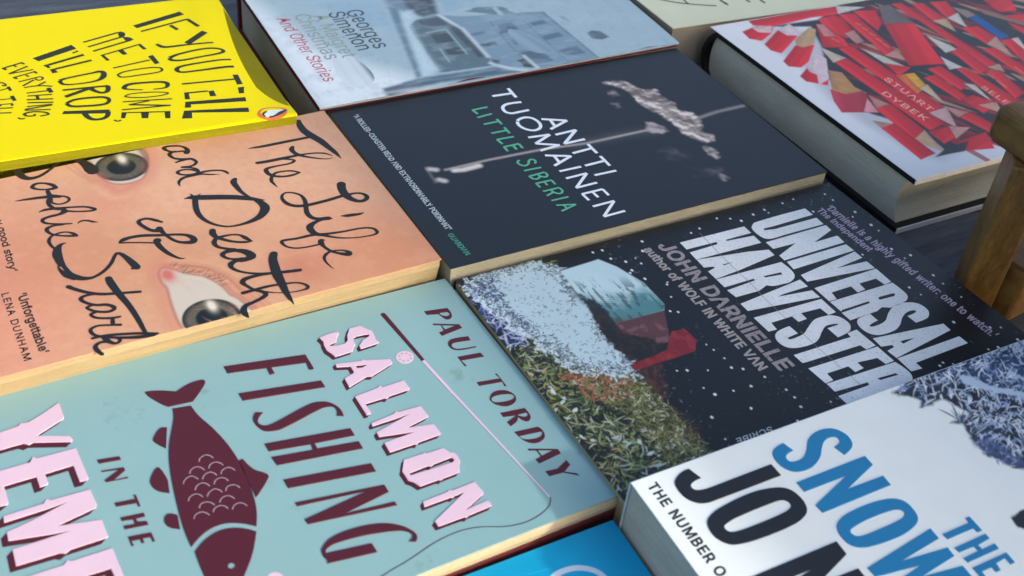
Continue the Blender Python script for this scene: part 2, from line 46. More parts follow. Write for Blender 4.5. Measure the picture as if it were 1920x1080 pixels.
'salmon':{'scales': ['-119.47,67.41,0.33 -118.49,68.9,0.33 -116.66,69.36,0.33 -115.49,68.43,0.33 -114.91,67.09,0.33', '-117.51,63.41,0.32 -116.53,64.88,0.33 -114.75,65.18,0.33 -113.58,64.26,0.33 -113.01,62.93,0.33', '-123.57,63.7,0.32 -122.62,65.16,0.32 -120.77,65.58,0.32 -119.56,64.64,0.32 -118.98,63.32,0.32', '-114.77,59.6,0.32 -113.79,61.04,0.32 -111.98,61.49,0.32 -110.85,60.58,0.32 -110.28,59.26,0.32', '-120.65,59.75,0.32 -119.69,61.19,0.32 -117.83,61.83,0.32 -116.67,60.92,0.32 -116.1,59.61,0.32', '-126.6,60.36,0.32 -125.67,61.8,0.32 -123.71,62.55,0.32 -122.49,61.6,0.32 -121.91,60.3,0.32', '-117.97,56.4,0.32 -117.01,57.82,0.32 -115.23,58.17,0.32 -114.07,57.26,0.32 -113.51,55.96,0.32', '-124.03,56.45,0.31 -123.1,57.86,0.32 -121.23,58.4,0.32 -120.04,57.47,0.32 -119.47,56.18,0.32', '-115.55,52.3,0.31 -114.58,53.71,0.32 -112.85,53.9,0.32 -111.7,52.99,0.32 -111.14,51.71,0.32', '-121.38,52.36,0.31 -120.44,53.76,0.31 -118.49,54.47,0.32 -117.27,53.54,0.32 -116.71,52.26,0.31', '-127.19,52.99,0.31 -126.28,54.38,0.31 -124.44,54.9,0.31 -123.26,53.98,0.31 -122.69,52.71,0.31', '-118.62,48.56,0.31 -117.68,49.94,0.31 -115.83,50.3,0.31 -114.62,49.37,0.31 -114.06,48.1,0.31', '-124.96,48.91,0.31 -124.05,50.28,0.31 -122.24,50.41,0.31 -120.99,49.46,0.31 -120.43,48.2,0.31', '-115.98,44.3,0.31 -115.03,45.65,0.31 -113.21,46.01,0.31 -112.03,45.09,0.31 -111.48,43.84,0.31', '-121.62,45.66,0.31 -120.69,47.01,0.31 -118.86,47.36,0.31 -117.66,46.43,0.31 -117.11,45.18,0.31', '-127.64,45.54,0.3 -126.74,46.88,0.3 -124.88,47.19,0.31 -123.61,46.24,0.31 -123.05,45,0.3'], 'line_pink': ['-32.34,82.85,1.17 -29.92,63.84,1.05 -30.56,68.98,0.91 -26.76,42.09,0.71 -22.13,8.55,0.53'], 'line_thin': ['-21.81,8.17,0.4 -24.45,5.14,0.39 -29.18,3.27,0.39 -34.78,2.64,0.38 -41.23,3.82,0.38 -48.53,6.86,0.38 -55.45,8.06,0.37 -63.84,7.3,0.37 -74.13,4.61,0.36 -83.81,2.59,0.35 -92.49,-0.37,0.34']},
'sophie':{'script': ['-15.72,114.9,1.64 -16.5,111.56,2.45 -16.49,106.19,3.03 -15.12,101.58,3.21 -12.87,96.12,2.99 -11.31,89.8,2.36 -10.19,84.85,1.76 -9.58,79.86,0.31', '-15.89,100.39,1.4 -20.57,100.31,1.51 -29.81,100.15,1.65 -37.4,100.01,1.55 -41.21,100.25,1.08 -44.15,100.34,0.19', '-25.81,95.29,1.37 -26.86,93.68,1.95 -26.93,91.45,1.74 -25.8,88.8,1.62 -23.86,86.7,1.23 -19.36,83.4,0.77 -15.54,81.46,0.54 -12.98,81.37,0.31', '-12.43,83.13,0.47 -14.97,86.01,0.97 -19.27,87.57,0.85 -23.3,88.18,0.97 -25.98,88.31,1.35 -34.12,88.2,1.72 -40.06,88.16,1.7 -44.02,88.45,1.58', '-34.12,88.2,1.14 -29.55,85.99,0.95 -28.98,84.68,1.14 -31.67,83.47,0.95 -37,83.5,0.94 -41.23,83.15,1.31 -42.51,82.01,1.68 -42.4,79.03,1.55 -40.84,76.86,1.29 -37.4,75.06,1.11 -33.09,74.81,1.11 -30.01,75.55,0.75', '-30.01,75.55,0.93 -32.57,77.83,0.94 -35.77,78.73,0.93 -39.31,78.69,1.04 -41.27,77.28,1.11 -42.69,74.9,1.28 -43.15,72.97,1.17 -43,72.39,1.09 -42.37,68.52,0.18', '-16.93,61.43,3.14 -18.06,57.92,2.93 -18.17,53.31,2.9 -16.96,49.79,2.16 -14.44,47.32,1.62 -11.58,47.77,1.63 -10.47,49.66,1.64 -11.52,52.12,1.1 -14.01,53.3,1.02 -16.96,53.37,1.27 -19.28,53.47,1.45 -26.99,52.54,1.5 -35.73,52.31,1.59 -40.14,53.48,1.58 -42.74,56.45,1.59 -43.2,60.65,1.14 -41.39,63.27,0.79 -38.62,63,0.79 -35.66,60.11,1.01 -35.15,56.11,1.43 -36.31,51.53,1.59 -37.46,47.02,1.74 -36.62,43.29,1.73 -34.15,41.62,1.56 -30.69,41.03,1.56 -29.85,40.12,0.69', '-30.94,40.39,1.21 -33.91,40.8,1.21 -37.03,40.05,1.55 -39.7,38.2,2.39 -40.17,35.53,2.37 -39.26,32.83,2.02 -36.91,30.98,1.35 -32.63,27.69,0.88 -27.12,25.32,0.61 -21.31,24.26,0.61 -17.26,24.35,0.85 -16.18,25.84,1.2 -17.24,28.39,0.97 -21.2,29.91,0.83 -28.7,30.41,0.95 -35.38,31.33,1.18 -40.47,32.59,1.35 -47.34,32.67,1.07 -52.87,33.2,1.16 -53.55,32.08,1.16 -52.69,29.23,0.82 -49.74,26.94,0.72 -45.17,26.08,0.73 -40.25,26,0.83', '-37.63,27.76,0.5 -38.91,28.02,1.84 -39.54,26.41,2 -39.36,24.05,1.16 -37.99,20.55,1.15 -35.68,18.06,1.15 -32.34,16.08,1.97 -31.7,16.96,1.65 -33.13,18.88,0.83 -35.76,19.91,0.73 -38.15,20.16,0.82 -40.51,19.04,1.14 -41.87,17.33,0.97 -42.2,14.78,0.71 -41.7,11.93,0.48 -40.98,9.67,0.13', '-25.61,40.46,0.35 -23.41,39.83,1.58 -20.68,39.43,1.58 -17.9,39.11,1.13 -16.32,39.4,0.42', '-69.09,106.09,2.08 -68.24,108,1.71 -69.13,110.83,0.95 -71.51,112.52,0.95 -75.28,113.31,1.14 -76.92,112.51,1.51 -75.94,109.94,1.06 -73.58,108.26,0.94 -70.35,107.65,0.94 -69.2,106.68,1.51', '-73.51,108.51,1.13 -75.54,107.87,1.5 -76.22,106.47,1.31 -75.19,103.64,1.12 -72.59,101.88,1.3 -68.94,100.83,1.31', '-75.34,100.17,0.74 -72.3,100.96,1.3 -68.94,100.83,1.31 -67.4,98.37,1.12 -67.84,96.91,1.11 -69.95,95.53,0.92 -73.91,95.9,1.1', '-73.79,95.86,1.1 -70.38,94.08,0.92 -68.79,91.9,1.28 -69.18,89.66,1.39', '-69.94,91.79,1.03 -71.75,93.25,0.92 -74.92,93.88,0.91 -76.79,92.72,1.27 -75.82,90.78,1.01 -72.88,89.44,0.91 -69.58,89.28,1.28 -66.11,89.59,1.1 -62.84,89.19,0.92 -59.79,88.07,0.92 -58.31,86.46,1.1 -57.9,85.09,0.81', '-61,85.6,0.15 -64.5,86.62,0.8 -68.21,88.25,0.91 -72.09,88.36,1.09 -75.19,88.2,1.26 -77.55,86.73,1.08 -78.46,85,0.89 -78.57,82.74,0.21', '-79.5,73.5,0.35 -76.79,73.49,2.09 -73.12,72.11,2.8 -65.68,69.57,2.81 -59.58,67.04,2.65 -54.92,64.28,2.12 -50.25,61.53,0.42', '-56.57,80.02,1.64 -57.68,78.35,2.17 -57.71,75.25,1.98 -57.06,70.4,1.43 -55.28,65.68,0.99 -53.41,62.96,0.71', '-53.75,63.6,1.77 -52.28,60.54,2.46 -51.71,57.35,3.14 -52.63,54.73,3.12 -55.69,51.51,2.4 -59.86,49.73,1.7 -64.18,49,1.08 -68.9,49.39,0.84 -72.51,51.48,1.01 -75.6,55.26,1.28 -77.18,59.68,1.63 -77.31,64.56,1.88 -75.8,71.37,1.91', '-76.29,75.65,0.53 -75.75,73.35,1.05', '-72.54,74.76,0.18 -74.63,73.43,0.88', '-75.63,49.16,1.99 -76.16,47.04,2.15 -75.52,44.48,1.64 -73.22,41.76,1.31 -70.1,39.18,1.15 -66.41,37.52,1.15 -63.97,37.26,0.59', '-64.08,37.31,0.82 -65.52,40.16,1.65 -66.87,42.53,0.93 -69.64,43.83,0.83 -73.27,44.08,1.15 -75.78,43.66,1.31 -77.36,41.54,1.63 -77.25,39,1.3 -75.54,36.98,1.13 -71.62,34.56,1.29', '-74.85,34.25,1.61 -71.35,33.78,1.61 -68.36,31.71,2.58 -66.93,28.92,2.89 -67.1,27.66,2.24 -68.75,27.42,1.92 -71.45,27.15,1.91', '-74.26,34.47,1.61 -76.75,33.21,1.6 -76.39,31.08,1.11 -74.41,29.2,0.89 -70.6,28.14,1.12', '-67.7,27.45,2.24 -70.69,27.08,1.91 -73.12,27.59,1.43 -75.53,26.57,1.89 -76.15,24.64,1.41 -74.96,22.01,1.09 -72,19.33,0.94 -67.64,16.96,1.09 -62.95,15.53,1.25 -58.09,14.47,1.42 -53.13,13.6,1.43', '-58.74,26.61,2.43 -60.2,23.62,2.73 -61.13,19.15,3.01 -61.84,14.24,3.13 -62.09,9.22,2.63 -62.37,3.47,1.99 -62.34,-0.67,1.36 -62.19,-4.4,0.24', '-64.45,15.7,0.94 -69.17,16.28,1.25 -73.65,15.94,1.7 -75.17,14.43,1.69 -74.45,12.04,1.16 -72.19,8.23,1.06 -69.32,6.25,0.76 -65.71,4.18,0.43 -61.15,2.56,0.43 -56.92,2.12,0.55 -54.47,2.39,0.93 -53.82,3.39,1.08 -54.86,5.49,0.87 -57.38,7.14,0.68 -61,7.94,0.87 -66.65,8.72,1.08 -71.78,8.69,1.22 -74.1,8.58,1.21 -76.91,8.47,1.36', '-71.97,8.14,1.22 -69.89,6.06,1.37 -69.66,4.53,1.51 -71.91,3.18,1.35 -75.3,2.1,1.19 -78.31,1.3,1.48 -79.9,-0.86,2.06 -80.06,-3.17,1.9 -79.66,-4.91,0.87', '-92,61.29,0.83 -93.82,63.17,1.33 -96.35,65.32,1.17 -98.87,65.57,1.16 -100.2,64.42,1.32 -99.12,60.74,1.32 -96.95,57.35,1.47 -94.16,56.28,1.97', '-94.05,57.63,2.3 -93.52,54.88,1.47 -92.42,51.47,1.24 -90.8,48.11,1.23 -88.79,46.19,1.29 -85.55,44.94,1.94 -84.09,45.51,2.28 -84.17,47.83,1.96 -86.08,50.17,1.31 -89.74,51.81,1.14 -94.97,53.37,1.37 -100.57,55.3,1.46 -104.97,55.86,1.45 -108.37,55.36,1.76 -110.08,54,0.8', '-109.97,53.95,0.8 -105.37,52.39,0.7 -98.22,49.4,0.71', '-96.8,50.43,2.58 -97.25,48.79,1.93 -96.54,44.93,1.75 -94.93,40.76,1.43 -92.83,37.51,0.95 -91.41,36.3,0.69 -90.16,36.25,0.19', '-134.34,120.33,1.6 -135.26,116.76,2.29 -135.02,112.55,2.62 -133.56,109.46,2.26 -131.22,108.34,1.74 -128.02,108.95,1.33 -124.11,111.64,1.13 -119.94,115.35,1.08 -116.81,117.65,1.16 -114.67,117.68,1.27 -111.93,115.62,2.18 -109.63,111.59,3.25 -108.3,106.89,4.66 -108.15,105.27,3.93', '-123.97,98.59,1.38 -125.01,100.99,1.56 -127.63,103.22,0.97 -130.58,103.8,1.21 -132.34,101.95,1.37 -130.84,99.9,0.96 -128.05,98.61,0.86 -125.59,98.2,1.37 -123.99,98.5,1.38', '-127.46,97.15,1.37 -127.34,94.64,1.53', '-123.91,91.63,1.02 -128.14,93.22,1.69 -132.76,93.97,1.42 -136.94,94.32,1.01 -140.12,94.55,0.27', '-127.43,94.18,1.36 -124.24,92.49,0.85 -121.98,91.16,0.85 -120.91,89.04,0.95 -122.33,87.14,0.84 -125.43,86.85,0.74 -127.52,88.85,0.84 -127.67,91.82,1.35 -128.85,87.9,1.34', '-128.85,87.9,1.34 -127.43,84.48,1.4 -124.23,83.03,1.33', '-133.46,84.15,0.33 -130.85,84.82,1.33 -126.96,84.31,1.16 -121.19,83.09,0.94 -116.47,81.54,0.94 -114.09,79.68,1.17 -113.36,78.45,1.01 -115.2,78.19,0.94 -119.5,79.34,0.73 -122.93,80.88,1', '-126.92,84.53,1.17 -124.69,83.21,1.33 -124.56,81.49,1.83 -125.86,80.09,1.16 -129.86,79.96,0.98 -132.77,78.96,1.24', '-124.09,81.31,1.99 -126.87,80,1.15 -130.91,79.65,1.15 -133.09,78.61,1.24 -132.98,76.71,1.04 -130.88,74.99,0.91 -127.74,73.55,1.04 -123.65,72.45,0.59', '-126.87,72.99,0.97 -130.24,73.35,0.91 -132.63,72.43,1.29 -132.97,70.74,1.22 -131.78,68.24,0.96 -128.4,65.81,0.8 -124.34,64.24,1.12', '-123.73,64.23,1.28 -124.47,65.88,1.12 -126.1,67.42,0.71 -128.41,68.08,0.7 -130.7,67.6,0.89 -132.31,66.87,0.89 -133.69,64.26,1.1 -133.5,61.08,0.94 -132.73,59.02,0.78', '-121.42,71.83,0.39 -119.71,72.81,0.82 -117.6,72.15,0.92 -115.94,70.67,0.92 -114.39,69.98,0.26', '-128.21,61.03,0.32 -130.26,60.49,1.26 -131.82,58.23,2.34 -132.61,55.04,2.94 -132.6,51.15,2.45 -131.93,47.05,1.37 -130.69,41.93,1.5 -128.6,38.6,2.25 -126.09,37.19,1.65 -123.54,37,1.05 -119.45,39.16,1.16 -115.9,42.87,1.17 -113.61,46.74,1.09 -112.21,47.94,1.1 -110.59,45.56,1.56 -108.92,40.56,2.32 -108.07,37.22,2.46', '-133.38,55.34,1.24 -133.58,51.54,1.07 -133.24,47.57,0.55', '-133.96,48.06,0.24 -133.52,45.14,1.06 -132.15,41.67,2.1 -129.98,38.73,1.79', '-109.87,36.86,0.68 -107.95,36.74,1.54', '-132.94,34.77,1.62 -131.31,32.7,1.41 -127.68,29.22,1.32 -123.63,26.59,1.32 -118.19,24.81,1.18 -113.76,23.64,1.12 -110.64,22.8,1.13', '-118.94,34.34,2.11 -118.84,31.82,2.39 -117.97,25.73,2.21 -117.32,22.64,2.05 -116.05,16.54,1.74 -115.16,9.14,1.57 -114.66,0.53,1.17', '-125.13,27.18,0.88 -128.74,27.63,1.11 -130.49,26.53,1.31 -129.57,23.98,1.1 -126.54,21.17,1.1 -123.12,19.99,1.3 -121.1,17.79,1.3 -121.41,16.54,1.15 -123.6,16.06,1.14 -127.33,17.77,1 -129.51,20.22,1 -129.56,21.02,0.86 -127.84,21.5,0.86', '-127.42,17.41,1 -129.17,16.77,1.08 -129,15.54,0.99 -127.33,13.9,0.99 -123.58,12.37,0.99 -120.48,11.88,0.85', '-123,11.94,0.99 -123.49,9.46,1.27', '-121.42,7.66,1.12 -124.06,8.55,0.84 -128.28,9.89,0.84 -130.66,9.35,0.97 -131.39,8.15,1.11 -130.64,5.59,1.05 -128.75,4.08,0.96', '-110.96,-1.55,0.84 -116.86,0.87,1.11 -123.18,2.9,1.11 -127.45,3.91,1.1 -131.64,4.15,0.96', '-128.79,3.91,1.1 -123.6,1.21,1.1 -117.35,-0.98,1.39 -112.49,-1.67,1.53 -111.06,-1.51,0.7', '-127.89,2.98,1.65 -126.95,0.38,1.51 -125.12,-1.3,0.96 -123.47,-0.51,0.96 -123.77,0.54,0.83', '-127.36,0.54,1.09 -129.92,1.05,1.04 -131.67,-0.24,1.22 -131.63,-2.44,1.48 -130.69,-4.99,1.21']},
'siberia':{'author': ['89.37,117.45,1.76 88.91,108.24,1.73', '89.18,112.55,1.74 78.32,113.11,1.72', '89.2,103.53,1.71 81.88,104.13,1.7 78.93,102.92,1.69 77.61,100.91,1.68 77.47,97.71,1.67 79.41,95.82,1.67 81.82,95.63,1.67 89.09,95.72,1.69', '78.74,88.83,1.65 83.02,90.38,1.66 86.65,88.71,1.66 87.93,83.87,1.65 86.28,79.87,1.64 82.71,78.55,1.63 79.31,80.52,1.62 77.64,84.64,1.63 78.45,88.14,1.65', '76.47,74.04,1.6 87.48,72.82,1.62', '87.41,72.85,1.62 77.09,68.2,1.58', '77.05,68.29,1.58 87.22,63.29,1.59', '87.19,63.38,1.59 76.17,62.24,1.56', '76.21,58.02,1.55 87.38,53.32,1.56', '87.38,53.47,1.56 75.9,49.05,1.53', '80.01,56.43,1.55 79.54,50.76,1.54', '90.57,86.3,1.66 101.69,80.97,1.67', '101.65,81.06,1.67 90.12,76.79,1.63', '94.34,84.82,1.67 93.47,77.97,1.64', '89.82,71.76,1.62 101.5,72.15,1.64', '101.46,72.24,1.64 89.75,63.44,1.59', '89.72,63.53,1.59 101.16,63.72,1.62', '100.2,59.63,1.6 100.1,51.24,1.58', '100,55.77,1.59 89.28,55.14,1.57', '100.26,48.73,1.57 100.12,40.22,1.55', '99.95,44.65,1.56 89.23,44.19,1.54', '75.81,44.34,1.42 87.08,44.16,1.44', '75.68,38.37,1.4 86.82,38.66,1.42', '86.74,38.68,1.42 76.15,30.34,1.38', '76.08,30.37,1.38 87.14,30.63,1.4', '76.03,25.32,1.37 86.88,25.31,1.39', '86.74,25.37,1.39 86.77,20.29,1.37', '81.33,25.19,1.38 81.52,20.63,1.36', '76.21,25.26,1.37 76.44,20.11,1.35', '75.6,15.57,1.34 86.79,15.82,1.36', '86.72,15.85,1.36 76.16,7.62,1.32', '76.13,7.64,1.32 87.25,7.86,1.34', '89.32,36.17,1.42 100.8,35.9,1.44'], 'title': ['71.27,104.84,1.31 62.98,104.58,1.3', '63.05,104.73,1.3 63.83,100.51,1.29', '70.36,98.58,1.3 62.09,97.7,1.28', '62.18,91.32,1.3 70.35,91.37,1.31', '70.26,93.55,1.32 70.31,88.47,1.3', '61.8,83.08,1.28 69.81,82.94,1.29', '70.08,85.73,1.3 69.96,80.03,1.28', '61.74,77.38,1.26 70.48,76.93,1.28', '61.81,77.51,1.27 62.33,73.03,1.26', '61.62,70.67,1.25 69.76,70.75,1.26', '69.61,70.72,1.26 69.46,66.74,1.25', '66.39,70.45,1.26 66.28,66.69,1.25', '61.76,70.77,1.25 61.76,66.77,1.24', '68.44,53.71,1.12 69.72,55.57,1.13 68.89,57.18,1.13 67.14,56.72,1.13 65.67,54.72,1.12 63.53,53.63,1.12 61.78,54.98,1.12 61.46,57.12,1.12 63.15,58.54,1.13', '60.93,50.29,1.11 69.58,49.98,1.12', '60.86,45.59,1.1 69.12,46.08,1.11', '68.98,46.06,1.11 69.21,43.85,1.1 67.83,42.67,1.1 65.9,43.73,1.1 65.49,45.64,1.1', '65.49,45.64,1.1 64.69,43.12,1.1 62.15,42.8,1.09 60.93,45.56,1.1', '60.91,39.65,1.08 68.91,39.47,1.09', '68.84,39.49,1.09 68.76,35.91,1.09', '65.16,39.46,1.09 65.05,36.6,1.08', '61.05,39.74,1.08 61.22,36.23,1.08', '60.82,33.18,1.07 69.12,33.16,1.08', '68.98,33.14,1.08 69.09,30.43,1.08 67.22,29.09,1.07 65.28,30.49,1.07 64.69,32.75,1.07', '64.99,31.08,1.07 60.75,29.62,1.06', '60.76,25.8,1.05 69.33,25.6,1.07', '61.07,22.04,1.05 69.5,19.52,1.05', '69.43,19.55,1.05 60.92,17.38,1.04', '63.99,21.14,1.05 64.25,18.4,1.04']},
'yellow':{'title': ['-43.69,96.04,1.39 -19.11,102.22,1.44', '-19.34,102.19,1.99 -16.29,93.09,1.96', '-28.86,98.24,1.89 -26.74,92.66,1.88', '-15.07,86.94,3.45 -26.56,77.69,3.35', '-40.16,81.57,1.51 -38.54,78.24,2.26 -36.34,77.06,1.87 -27.53,76.58,1.58 -14.58,75.05,1.41', '-38.19,66.54,2.16 -33.09,68.69,1.59 -21.98,70.27,1.51 -15.15,69.09,1.62 -12.36,66.47,1.82 -15.35,63.87,1.61 -24.16,63.11,1.39 -33.15,62.48,1.57 -37.62,63.86,1.96 -38.35,66.21,2.06', '-11.61,57.35,1.49 -25.83,57.6,1.47 -35.47,56.88,1.65 -38.1,54.94,2.21 -37.27,51.88,1.63 -31.36,50.88,1.44 -12.51,50.23,2.06', '-39.74,41.04,1.4 -15.86,38.06,1.44', '-41.15,32.75,1.29 -14.44,29.68,1.32', '-71.38,93.2,1.27 -54.04,98.11,1.31', '-70.32,88.05,1.3 -52.92,93.37,1.34', '-69.21,83.21,1.29 -50.26,88.76,1.33', '-66.74,77.98,1.07 -47.82,83.39,1.1', '-64.54,64.76,1.04 -47.06,67.17,1.07', '-64.21,58.02,1.03 -60.62,59.89,1.04 -51.17,60.24,1.05 -45.51,59.03,1.06 -44.3,56.63,1.05 -46.41,54.87,1.05 -55.07,54.82,1.04 -62.75,55.32,1.03 -64.2,57.75,1.03', '-57.24,41.44,0.73 -63.12,43.99,1.1 -64.43,45.54,2.19 -62.13,47.89,2.03 -55.63,47.51,1.67 -48.08,45.83,1.68 -45.79,43.93,2.05 -46.12,41.49,1.86 -47.51,40.16,1.11 -52.74,40.48,0.81', '-66.06,38.38,0.79 -62.97,39.52,0.8 -54.15,38.23,0.8 -48.65,36.09,0.81 -47.7,34.94,0.81 -51.33,34.08,0.8 -57.74,34.62,0.79 -63.74,36.5,0.79 -66.01,38.25,0.79', '-67.95,33.94,0.93 -47.48,29.75,0.94', '-57.07,31.29,0.93 -66.03,30.6,0.92', '-66,30.7,1.13 -49.53,24.39,1.14', '-49.55,24.5,1 -69.95,27.39,0.98', '-70.6,25.09,0.84 -51.13,19.39,0.85', '-78.11,84.15,0.99 -75.45,85.6,0.99', '-92.38,75.83,1.7 -73.82,81.06,1.75', '-90.78,71.22,1.47 -71.76,74.89,1.52', '-88.95,60.56,1.86 -87.99,56.92,1.34 -83.25,55.49,1.03 -74.11,55.59,1.36 -70.42,58.38,2.63 -69.98,62.86,2.13 -74.21,63.04,1.27 -85.5,61.8,1.25 -88.91,60.71,1.86', '-89.42,51.93,1.42 -70.4,49.58,1.45', '-70.63,49.66,2.07 -71.69,45.31,2.05 -74.21,44.37,1.53 -76.84,47.05,1.84 -77.98,49.94,2.57', '-78.72,49.87,2.15 -89.65,45.85,2.11', '-90.35,40.18,1.59 -86.2,42.16,1.6 -77.46,41.31,1.62 -73.54,39.59,1.62 -73.04,36.74,1.61 -75.49,34.48,1.6 -84.14,35.57,1.59 -89.05,37.26,1.58 -90.34,40.03,1.59', '-75.62,28.01,2.22 -77.51,23.87,2.05 -80.72,22.95,1.65 -83.7,24.42,2.04 -84.99,27.94,2.44 -85.19,30.95,2.35', '-74.89,20.55,0.88 -73.94,18.98,0.87 -72.32,19.5,0.88', '-109.79,79.36,1.15 -100.58,82.23,1.17', '-109.63,79.47,1.25 -108.33,77.58,1.25', '-104.89,80.77,1.05 -103.78,79.01,1.05', '-101.26,82.45,1.06 -100.15,80.28,1.06', '-99.2,78.08,1.05 -108.09,73.56,1.03', '-97.49,74.25,0.94 -107.99,73.53,0.93', '-106.94,69.59,0.93 -96.92,72.19,0.94', '-106.84,69.72,1.03 -105.47,67.99,1.03', '-101.5,70.17,0.93 -100.52,68.41,0.93', '-97.65,72.68,1.05 -96.7,70.18,1.04', '-105.5,65.16,0.92 -95.99,66.9,0.93', '-96.05,66.92,0.83 -95.18,65.03,0.83 -96.96,63.8,0.82 -98.37,65.7,0.83', '-99.06,64.9,1.03 -104.53,60.92,1.01', '-94.71,61.7,0.93 -98.58,59.23,0.92', '-104.28,59.28,0.91 -98.61,59.08,0.92 -92.86,56.75,0.92', '-104.19,54.24,0.9 -94.61,53.46,0.91', '-94.83,55.86,1.83 -94.32,51.43,1.82', '-104.34,51.62,0.9 -94.41,49.77,0.9', '-105.28,48.54,0.99 -94.77,45.85,1', '-100.51,51.23,1.3 -100.72,47.35,1.29', '-105.43,45.96,0.98 -95.27,42.92,0.99', '-106.24,42.81,0.88 -96.04,41.39,0.89', '-96.26,40.86,0.99 -107.4,40.7,0.97', '-107.69,40.07,0.87 -97.58,37.31,0.88', '-99.01,33.69,1.07 -100.15,35.69,0.97 -104.56,37.66,0.97 -108.25,37.11,1.35 -107.62,35.08,0.96 -104.79,34.39,0.87 -104.62,35.64,0.87', '-99.07,33.42,0.87 -102.71,33.23,0.87', '-111.27,34.91,0.86 -110.29,33.48,0.86 -108.8,33.68,0.86', '-113.6,67.25,0.81 -111.73,65.99,0.81 -111.13,63.45,0.81 -112.6,64.03,0.81', '-114.85,60.08,0.8 -109.81,61.15,0.81', '-110.44,62.45,1.31 -109.94,58.49,1.3', '-116.54,52.31,0.79 -110.51,51.6,0.79', '-110.41,53.99,1.59 -109.95,49.38,1.58', '-117.25,48.23,0.73 -111.28,47.37,0.73', '-111.6,47.48,1.08 -111.68,45.57,1.07', '-116.38,48.38,0.88 -116.17,46.68,0.87', '-117.78,45.17,0.97 -111.76,43.83,0.97', '-118.44,41.38,0.96 -113.05,39.88,0.96']},
'universal':{'crease': ['111.75,113.91,0.27 111.37,104.19,0.26 110.94,97.92,0.26 110.93,85.85,0.25 111.04,79.68,0.25 111.12,77.32,0.25 110.5,68.41,0.24 110.55,59.89,0.24 110.54,53.99,0.23', '111.09,45.4,0.23 111.19,34.52,0.22 111.58,30.27,0.22 111.86,22.53,0.22', '112.52,19.49,0.22 112.37,14.48,0.21 112.78,11.61,0.21']},
'cream':{'script': ['10.93,35.11,1.25 18.51,28.09,1.25 29.33,21.29,1.25 40.73,16.08,1.25', '48.18,25.19,1.92 48.61,15.47,1.89', '63.84,21.73,1.62 64.06,14.4,1.6', '71.91,19.33,1.62 72.36,10.7,1.6', '27.16,31.46,1.11 26.41,23.35,1.09']},
'blue':{'ring': ['-28.41,115.57,1.99 -25.38,117.46,2.01 -21.24,117.88,2.03 -16.91,116.91,2.04 -13.13,114.2,2.04 -11.56,111.16,2.03 -11.53,107.31,2.01'], 'fold': ['-32.87,121.58,0.23 -25.13,120.38,0.23']},
'pencil':{'marks': ['85.73,135.78,0.93 86.75,133.18,0.93', '85.38,130.21,0.92 86.12,126.6,0.92', '84.77,123.67,0.91 85.5,120.11,0.91', '84.16,117.23,0.9 84.1,112.87,0.9', '83.56,110.88,0.89 83.51,106.58,0.89', '116.15,64.58,0.86 115.65,59.69,0.85', '115.26,56.81,0.85 114.68,50.07,0.84', '138.68,65.37,0.88 137.38,58.56,0.87', '58.52,125.36,0.89 59.59,120.69,0.89']},
},
'text':{
'sophie':{'quote': [['-150.07', '37.14', '1', '-34.51', '2.99', '0.45', '‘Unforgettable’', 0, 0.13], ['-155.05', '39.64', '0.48', '-38.6', '2.49', '0.12', 'LENA DUNHAM', 0.12, 0.05], ['-149.23', '84.15', '-0.81', '-33.6', '2.67', '0.07', 'y good story’', 0, 0.1]]},
'siberia':{'quote': [['7.81', '118.63', '1.35', '-96.15', '2.6', '0.61', '‘A ROLLER-COASTER READ AND EXTRAORDINARILY POIGNANT’', 0, 0.1]], 'source': [['8.07', '20.29', '0.98', '-15.34', '2.4', '0.4', 'GUARDIAN', 0, 0.05]]},
'simenon':{'author': [['48.8', '88.2', '-1.45', '-44.06', '9.21', '0.35', 'Georges', -0.02, 0.04], ['39.24', '88.72', '-0.67', '-44.1', '8.89', '0.42', 'Simenon', -0.02, 0.04]], 'title': [['30.64', '88.03', '-2.16', '-47.42', '8.2', '0.12', 'A Maigret', -0.02, 0], ['21.63', '91.73', '-1.7', '-50.71', '8.3', '0.07', 'Christmas', -0.02, 0]], 'subtitle': [['11.9', '90.51', '-0.59', '-69.27', '6.74', '-0.26', 'And Other Stories', -0.02, 0]]},
'universal':{'author': [['89.08', '113.48', '-0.38', '-83.35', '6.97', '0.05', 'JOHN DARNIELLE', 0.02, 0.38]], 'credit': [['81.83', '113.2', '-0.59', '-79.85', '4.36', '0.36', 'author of WOLF IN WHITE VAN', 0.02, 0.22]], 'quote': [['178.83', '108.61', '4.36', '-97.17', '4.63', '0.68', '‘Darnielle is a highly gifted writer: one to watch.’', 0.04, 0.12], ['173.39', '108.46', '1.25', '-33.36', '4.01', '0.72', 'The Independent', 0.02, 0.1]], 'publisher': [['67.01', '8.86', '-16.09', '0.27', '-0.92', '-2.37', 'SCRIBE', 0.05, 0.05]]},
'snow':{'quote': [['7.58', '125.65', '-0.28', '-38.31', '3.61', '0.25', 'THE NUMBER O', 0.1, 0.16]]},
'pencil':{'lettering': [['53.8', '79.54', '-0.45', '-34.62', '4.27', '1.02', 'STUART', 0.1, 0.06], ['41.41', '68.49', '2.27', '-29.54', '4.24', '0.93', 'DYBEK', 0.1, 0.06], ['100.02', '55.01', '-0.21', '-19.1', '3.83', '0.81', 'SELE', 0.1, 0]]},
},
'paint':{
